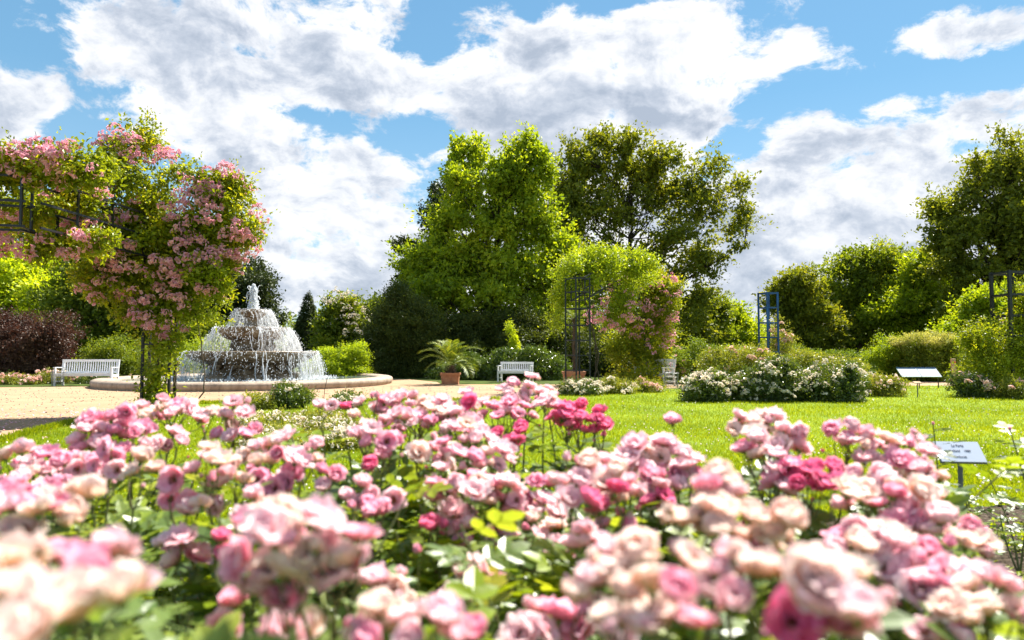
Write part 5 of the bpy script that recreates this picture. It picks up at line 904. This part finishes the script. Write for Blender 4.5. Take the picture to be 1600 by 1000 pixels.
BASES = [((-.62, .95), 'pale pink rose bush at the left near corner, its peach blooms melting into blur'), ((-.22, 1.0), 'blurred blush rose bush at the front, left of the middle'), ((.10, 1.05), 'near rose bush at the front centre bottom with blurred pale pink blooms'),
 ((.36, .98), 'nearest peach and pink rose bush right of the middle, strongly out of focus'), ((.72, 1.15), 'rose bush at the front right whose blooms trail to the bottom right corner'), ((-1.15, 1.75), 'rose bush at the left side with pinkish flowers over the lawn edge'),
 ((-.62, 1.62), 'rose bush left of centre with wide pale open blooms and dark flower centres'), ((-.12, 1.72), 'rose bush in the middle with pink clusters and a single round deep pink bloom'), ((.26, 1.60), 'rose bush right of centre with two vivid pink blooms among pale ones'), ((1.05, 1.62), 'rose bush before the white name plate with long arching pale clusters'),
 ((-1.35, 2.3), 'far left rose bush whose top blooms overlap the sandy path'), ((-.55, 2.35), 'rose bush behind with a lone hot pink bloom beside a pale one'), ((-.18, 2.4), 'tall rose bush whose clusters overlap the path below the potted palm'), ((.14, 2.62), 'tallest rose bush in the middle, deep pink clusters on its right shoulder'),
 ((.42, 1.95), 'rose bush with a rounded row of pale blooms and one bud standing over the lawn'), ((.72, 1.92), 'rose bush with coral pink clusters hanging to the right over the lawn')]
BG = 'pink garden roses in the front bed'
LR = np.random.default_rng(2024)
# a rose leaf of five folded leaflets, growing along +Y
def leaflet(c, a, L, w):
    m0 = np.array([[0, 0, 0], [0, .35, .02], [0, .72, .0], [0, 1.02, -.06]]); l1 = [[-.75, .30, .22], [-.70, .68, .16]]; r1 = [[.75, .30, .22], [.70, .68, .16]]
    V = np.concatenate([m0, l1, r1])*np.array([w, L, w*.8]); ca, sa = cos(a), sin(a); V = V@np.array([[ca, sa, 0], [-sa, ca, 0], [0, 0, 1.]]).T@np.eye(3); V = V+np.array(c)
    return V
LT = np.array([[0, 1, 4], [1, 5, 4], [1, 2, 5], [2, 3, 5], [0, 6, 1], [1, 6, 7], [1, 7, 2], [2, 7, 3]])
LV = []; LFs = []
for k, (c, a, L, w) in enumerate([((0, .62, 0), 0, .48, .17), ((.02, .55, 0), -1.0, .40, .15), ((-.02, .55, 0), 1.0, .40, .15), ((.02, .26, 0), -1.15, .33, .125), ((-.02, .26, 0), 1.15, .33, .125)]):
    LV.append(leaflet(c, a, L, w)); LFs.append(LT+k*8)
LV.append(np.array([[-.012, 0, 0], [.012, 0, 0], [.006, .66, .0], [-.006, .66, 0]])); LFs.append(np.array([[40, 41, 42], [40, 42, 43]])); LV = np.concatenate(LV); LFs = np.concatenate(LFs)
bpts = np.array([b[0] for b in BASES])
groups = [[] for _ in BASES]
for c in CLS:
    p = at(c[0], c[1], c[2]); q = p[:2]; groups[int(((bpts-q)**2).sum(1).argmin())].append((c, p))
for bi, ((bx, by), lb) in enumerate(BASES):
    B = np.array([bx, by, 0.]); root = empty('rose_bush', B, lb, 'rose bush', BG); canes = []; leafP = []; leafD = []; leafU = []; leafS = []; nb_ = 0; blooms = []
    for (px, py, d, rx, ry, n_, tone), p in groups[bi]:
        k = d/F; s0 = .057 if d > 1.0 else .051; n_ = max(1, round(n_*(.75 if d < 1.25 else .88))); rx *= 1.12; ry *= 1.22
        core_ = p-np.array([0, 0, .07+ry*k*.5]); pos = []
        tries = 0
        while len(pos) < n_ and tries < 400:
            tries += 1; u = LR.normal(size=3)*.55
            if (u**2).sum() > 1.3: continue
            q = p+np.array([u[0]*rx*k, u[1]*rx*k*.8, u[2]*ry*k])
            if all(np.linalg.norm(q-x) > s0*(.72-.0007*tries) for x in pos): pos.append(q)
        a0 = B+np.append(LR.normal(size=2)*.05, 0); tt = np.linspace(0, 1, 9)[:, None]; mid = np.array([a0[0]*.4+core_[0]*.6+LR.normal()*.04, a0[1]*.4+core_[1]*.6, core_[2]*.62])
        cv = (1-tt)**2*a0+2*tt*(1-tt)*mid+tt**2*core_; canes.append(tube(cv-B, np.linspace(.006, .0028, 9), 6, m=0))
        for q in pos:
            out = norm(q-core_+np.array([0, 0, .05])+LR.normal(size=3)*.022); g_ = q-out*.012
            canes.append(tube(curve(core_+LR.normal(size=3)*.006, g_, .008, LR, 4)-B, np.linspace(.0022, .0016, 4), 4))
            if tone == 'mix': cn = ('pale', 'pink')[LR.random() < .5]
            elif tone == 'dark': cn = 'pink' if LR.random() < .6 else 'pale'
            elif tone == 'pale': cn = 'pale' if LR.random() < .64 else ('peach' if LR.random() < .78 else 'pink')
            elif tone == 'pink': cn = 'pink' if LR.random() < .55 else 'pale'
            else: cn = tone
            kd = KP['dark'][0] if tone == 'dark' else KP['pale'][LR.integers(7)]
            fd = out*.55+np.array([0, 0, .40])+LR.normal(size=3)*.30
            if tone == 'dark': fd = np.array([LR.normal()*.3, -1.0, .35])
            elif LR.random() < .35: fd = fd+np.array([0, -.6, 0])
            blooms.append((q, norm(fd), s0*LR.uniform(.82, 1.18)*(.8 if kd == 'bud' else 1), BL[(cn, kd)][LR.integers(len(BL[(cn, kd)]))]))
        # buds around the cluster
        for j in range(int(n_*.25)):
            u = randdir(1, LR)[0]; q = core_+np.array([u[0]*rx*k*1.1, u[1]*rx*k, abs(u[2])*ry*k+.02]); canes.append(tube(curve(core_, q, .008, LR, 4)-B, .0014, 4))
            blooms.append((q, norm(q-core_+np.array([0, 0, .02])), s0*LR.uniform(.30, .5), BL[(('pink', 'pale', 'hot')[LR.integers(3)], 'bud')][0]))
        nl = 14
        for j in range(nl):
            u = .35+.62*(j+LR.random())/nl; i = min(7, int(u*8)); w = u*8-i; q = cv[i]*(1-w)+cv[i+1]*w; a = j*2.4+LR.random(); dr = np.array([cos(a), sin(a), LR.uniform(-.1, .55)])
            leafP.append(q); leafD.append(dr); leafU.append(np.array([0, 0, 1.])+LR.normal(size=3)*.30); leafS.append(LR.uniform(.10, .155))
    # inner leafy shoots of the bush
    nin = 300 if by < 1.4 else 360
    hmax = np.mean([p[2] for _, p in groups[bi]])-.08; ex = .30
    sh_c = [(B+np.array([LR.normal()*.20, LR.normal()*.20, 0])) for _ in range(16)]
    for s in sh_c:
        hz = hmax*LR.uniform(.50, 1.04); tp_ = s+np.array([(s[0]-bx)*.6, (s[1]-by)*.6, hz]); a0 = B+np.append(LR.normal(size=2)*.04, 0); cv = a0*(1-np.linspace(0, 1, 8)[:, None])+tp_*np.linspace(0, 1, 8)[:, None]+np.sin(np.linspace(0, pi, 8))[:, None]*LR.normal(size=3)*.03
        canes.append(tube(cv-B, np.linspace(.005, .002, 8), 5))
        for j in range(nin//16):
            u = .22+.78*LR.random()**.8; i = min(6, int(u*7)); w = u*7-i; q = cv[i]*(1-w)+cv[i+1]*w; a = j*2.4+LR.random(); leafP.append(q); leafD.append(np.array([cos(a), sin(a), LR.uniform(-.1, .6)])); leafU.append(np.array([0, 0, 1.])+LR.normal(size=3)*.35); leafS.append(LR.uniform(.085, .15))
    P_ = np.array(leafP); r_young = LR.random(len(P_)) < .16
    ch = []
    for mi_, selm in ((0, ~r_young), (1, r_young)):
        pp = P_[selm]; A, fs = stamp(LV, [LFs], pp-B, frames(np.array(leafD)[selm], np.array(leafU)[selm]), np.array(leafS)[selm]); ch.append((A, fs, np.repeat(LR.random(len(pp)), len(LV)), 0, mi_))
    mesh('canes', canes, M['cane'], root, True); mesh('leaves', ch, [M['rose_leaf'], M['rose_young']], root)
    blooms.sort(key=lambda b: b[0][1]-b[2]*6)
    for (q, fd, s, me) in blooms:
        o = bpy.data.objects.new('bloom', me); COL.objects.link(o); o.parent = root; fr = frames([np.cross(fd, randdir(1, LR)[0])], [fd])[0]
        o.matrix_local = Matrix([[*(fr[0]*s), (q-B)[0]], [*(fr[1]*s), (q-B)[1]], [*(fr[2]*s), (q-B)[2]], [0, 0, 0, 1]])
    print('bush', bi, len(groups[bi]), 'clusters', len(blooms), 'blooms')
# small leafy rose plants without blooms at the right of the bed
def young_rose(x, y, h, label, seed, lean=(0, 0), n_=16, m='rose_leaf', spread=.06, grp='young rose plants at the right of the bed', ls=.085, bud=True):
    r = np.random.default_rng(seed); root = empty('rose_plant', (x, y, 0), label, 'rose plant', grp); ch = []; P_ = []; Dd = []; stn = max(1, int(spread/.05))
    for s in range(stn):
        off = r.normal(size=2)*spread*(0 if stn == 1 else 1); hh = h*(1 if s == 0 else r.uniform(.5, 1)); tp_ = np.array([off[0]+lean[0], off[1]+lean[1], hh]); cv = curve(np.zeros(3), tp_, .02, r, 7); ch.append(tube(cv, np.linspace(.006, .0025, 7), 5))
        for j in range(n_):
            u = .3+.68*((j+.5)/n_)**.8; i = min(5, int(u*6)); P_.append(cv[i]+(cv[i+1]-cv[i])*(u*6-i)); a = j*2.4+r.random(); Dd.append([cos(a), sin(a), r.uniform(-.1, .5)])
    P_ = np.array(P_); A, fs = stamp(LV, [LFs], P_, frames(Dd, np.array([0, 0, 1.])+r.normal(size=P_.shape)*.3), ls*(.7+.5*r.random(len(P_))))
    mesh('leaves', [(A, fs, np.repeat(r.random(len(P_)), len(LV)), 0, 0)], M[m], root); mesh('canes', ch, M['cane'], root, True)
    if bud:
        o = bpy.data.objects.new('bud', BL[('pink', 'bud')][0]); COL.objects.link(o); o.parent = root; o.location = (lean[0], lean[1], h); o.scale = (.035,)*3
p = at(1458, 664, 3.4); young_rose(p[0], 3.4, p[2], 'single upright rose shoot with a dark bud just left of the white name plate', 1, n_=13, ls=.14, m='rose_mid')
p = at(1578, 672, 3.3); young_rose(p[0]+.12, 3.3, p[2], 'leaning rose shoot with a faded bud at the right edge behind the name plate', 2, lean=(-.12, 0), n_=17, ls=.14, m='rose_mid')
for i, (px, py, d, h, lb) in enumerate([(1535, 790, 4.0, .42, 'knee high leafy rose right of the name plate post'), (1590, 800, 3.7, .48, 'leafy young rose cut by the right edge of the picture'), (1560, 850, 3.2, .30, 'small young rose on the bare soil at the right edge'), (1420, 790, 4.2, .42, 'young leafy rose behind the name plate post, left side'), (1590, 930, 2.5, .25, 'bright green seedling rose in the right corner of the bed'), (1250, 800, 3.4, .4, 'leafy young rose behind the coral pink clusters')]):
    q = at(px, py, d); young_rose(q[0], d, h, lb, 10+i, n_=12, spread=.16, m='rose_young' if i == 4 else 'rose_leaf', ls=.085, bud=False)
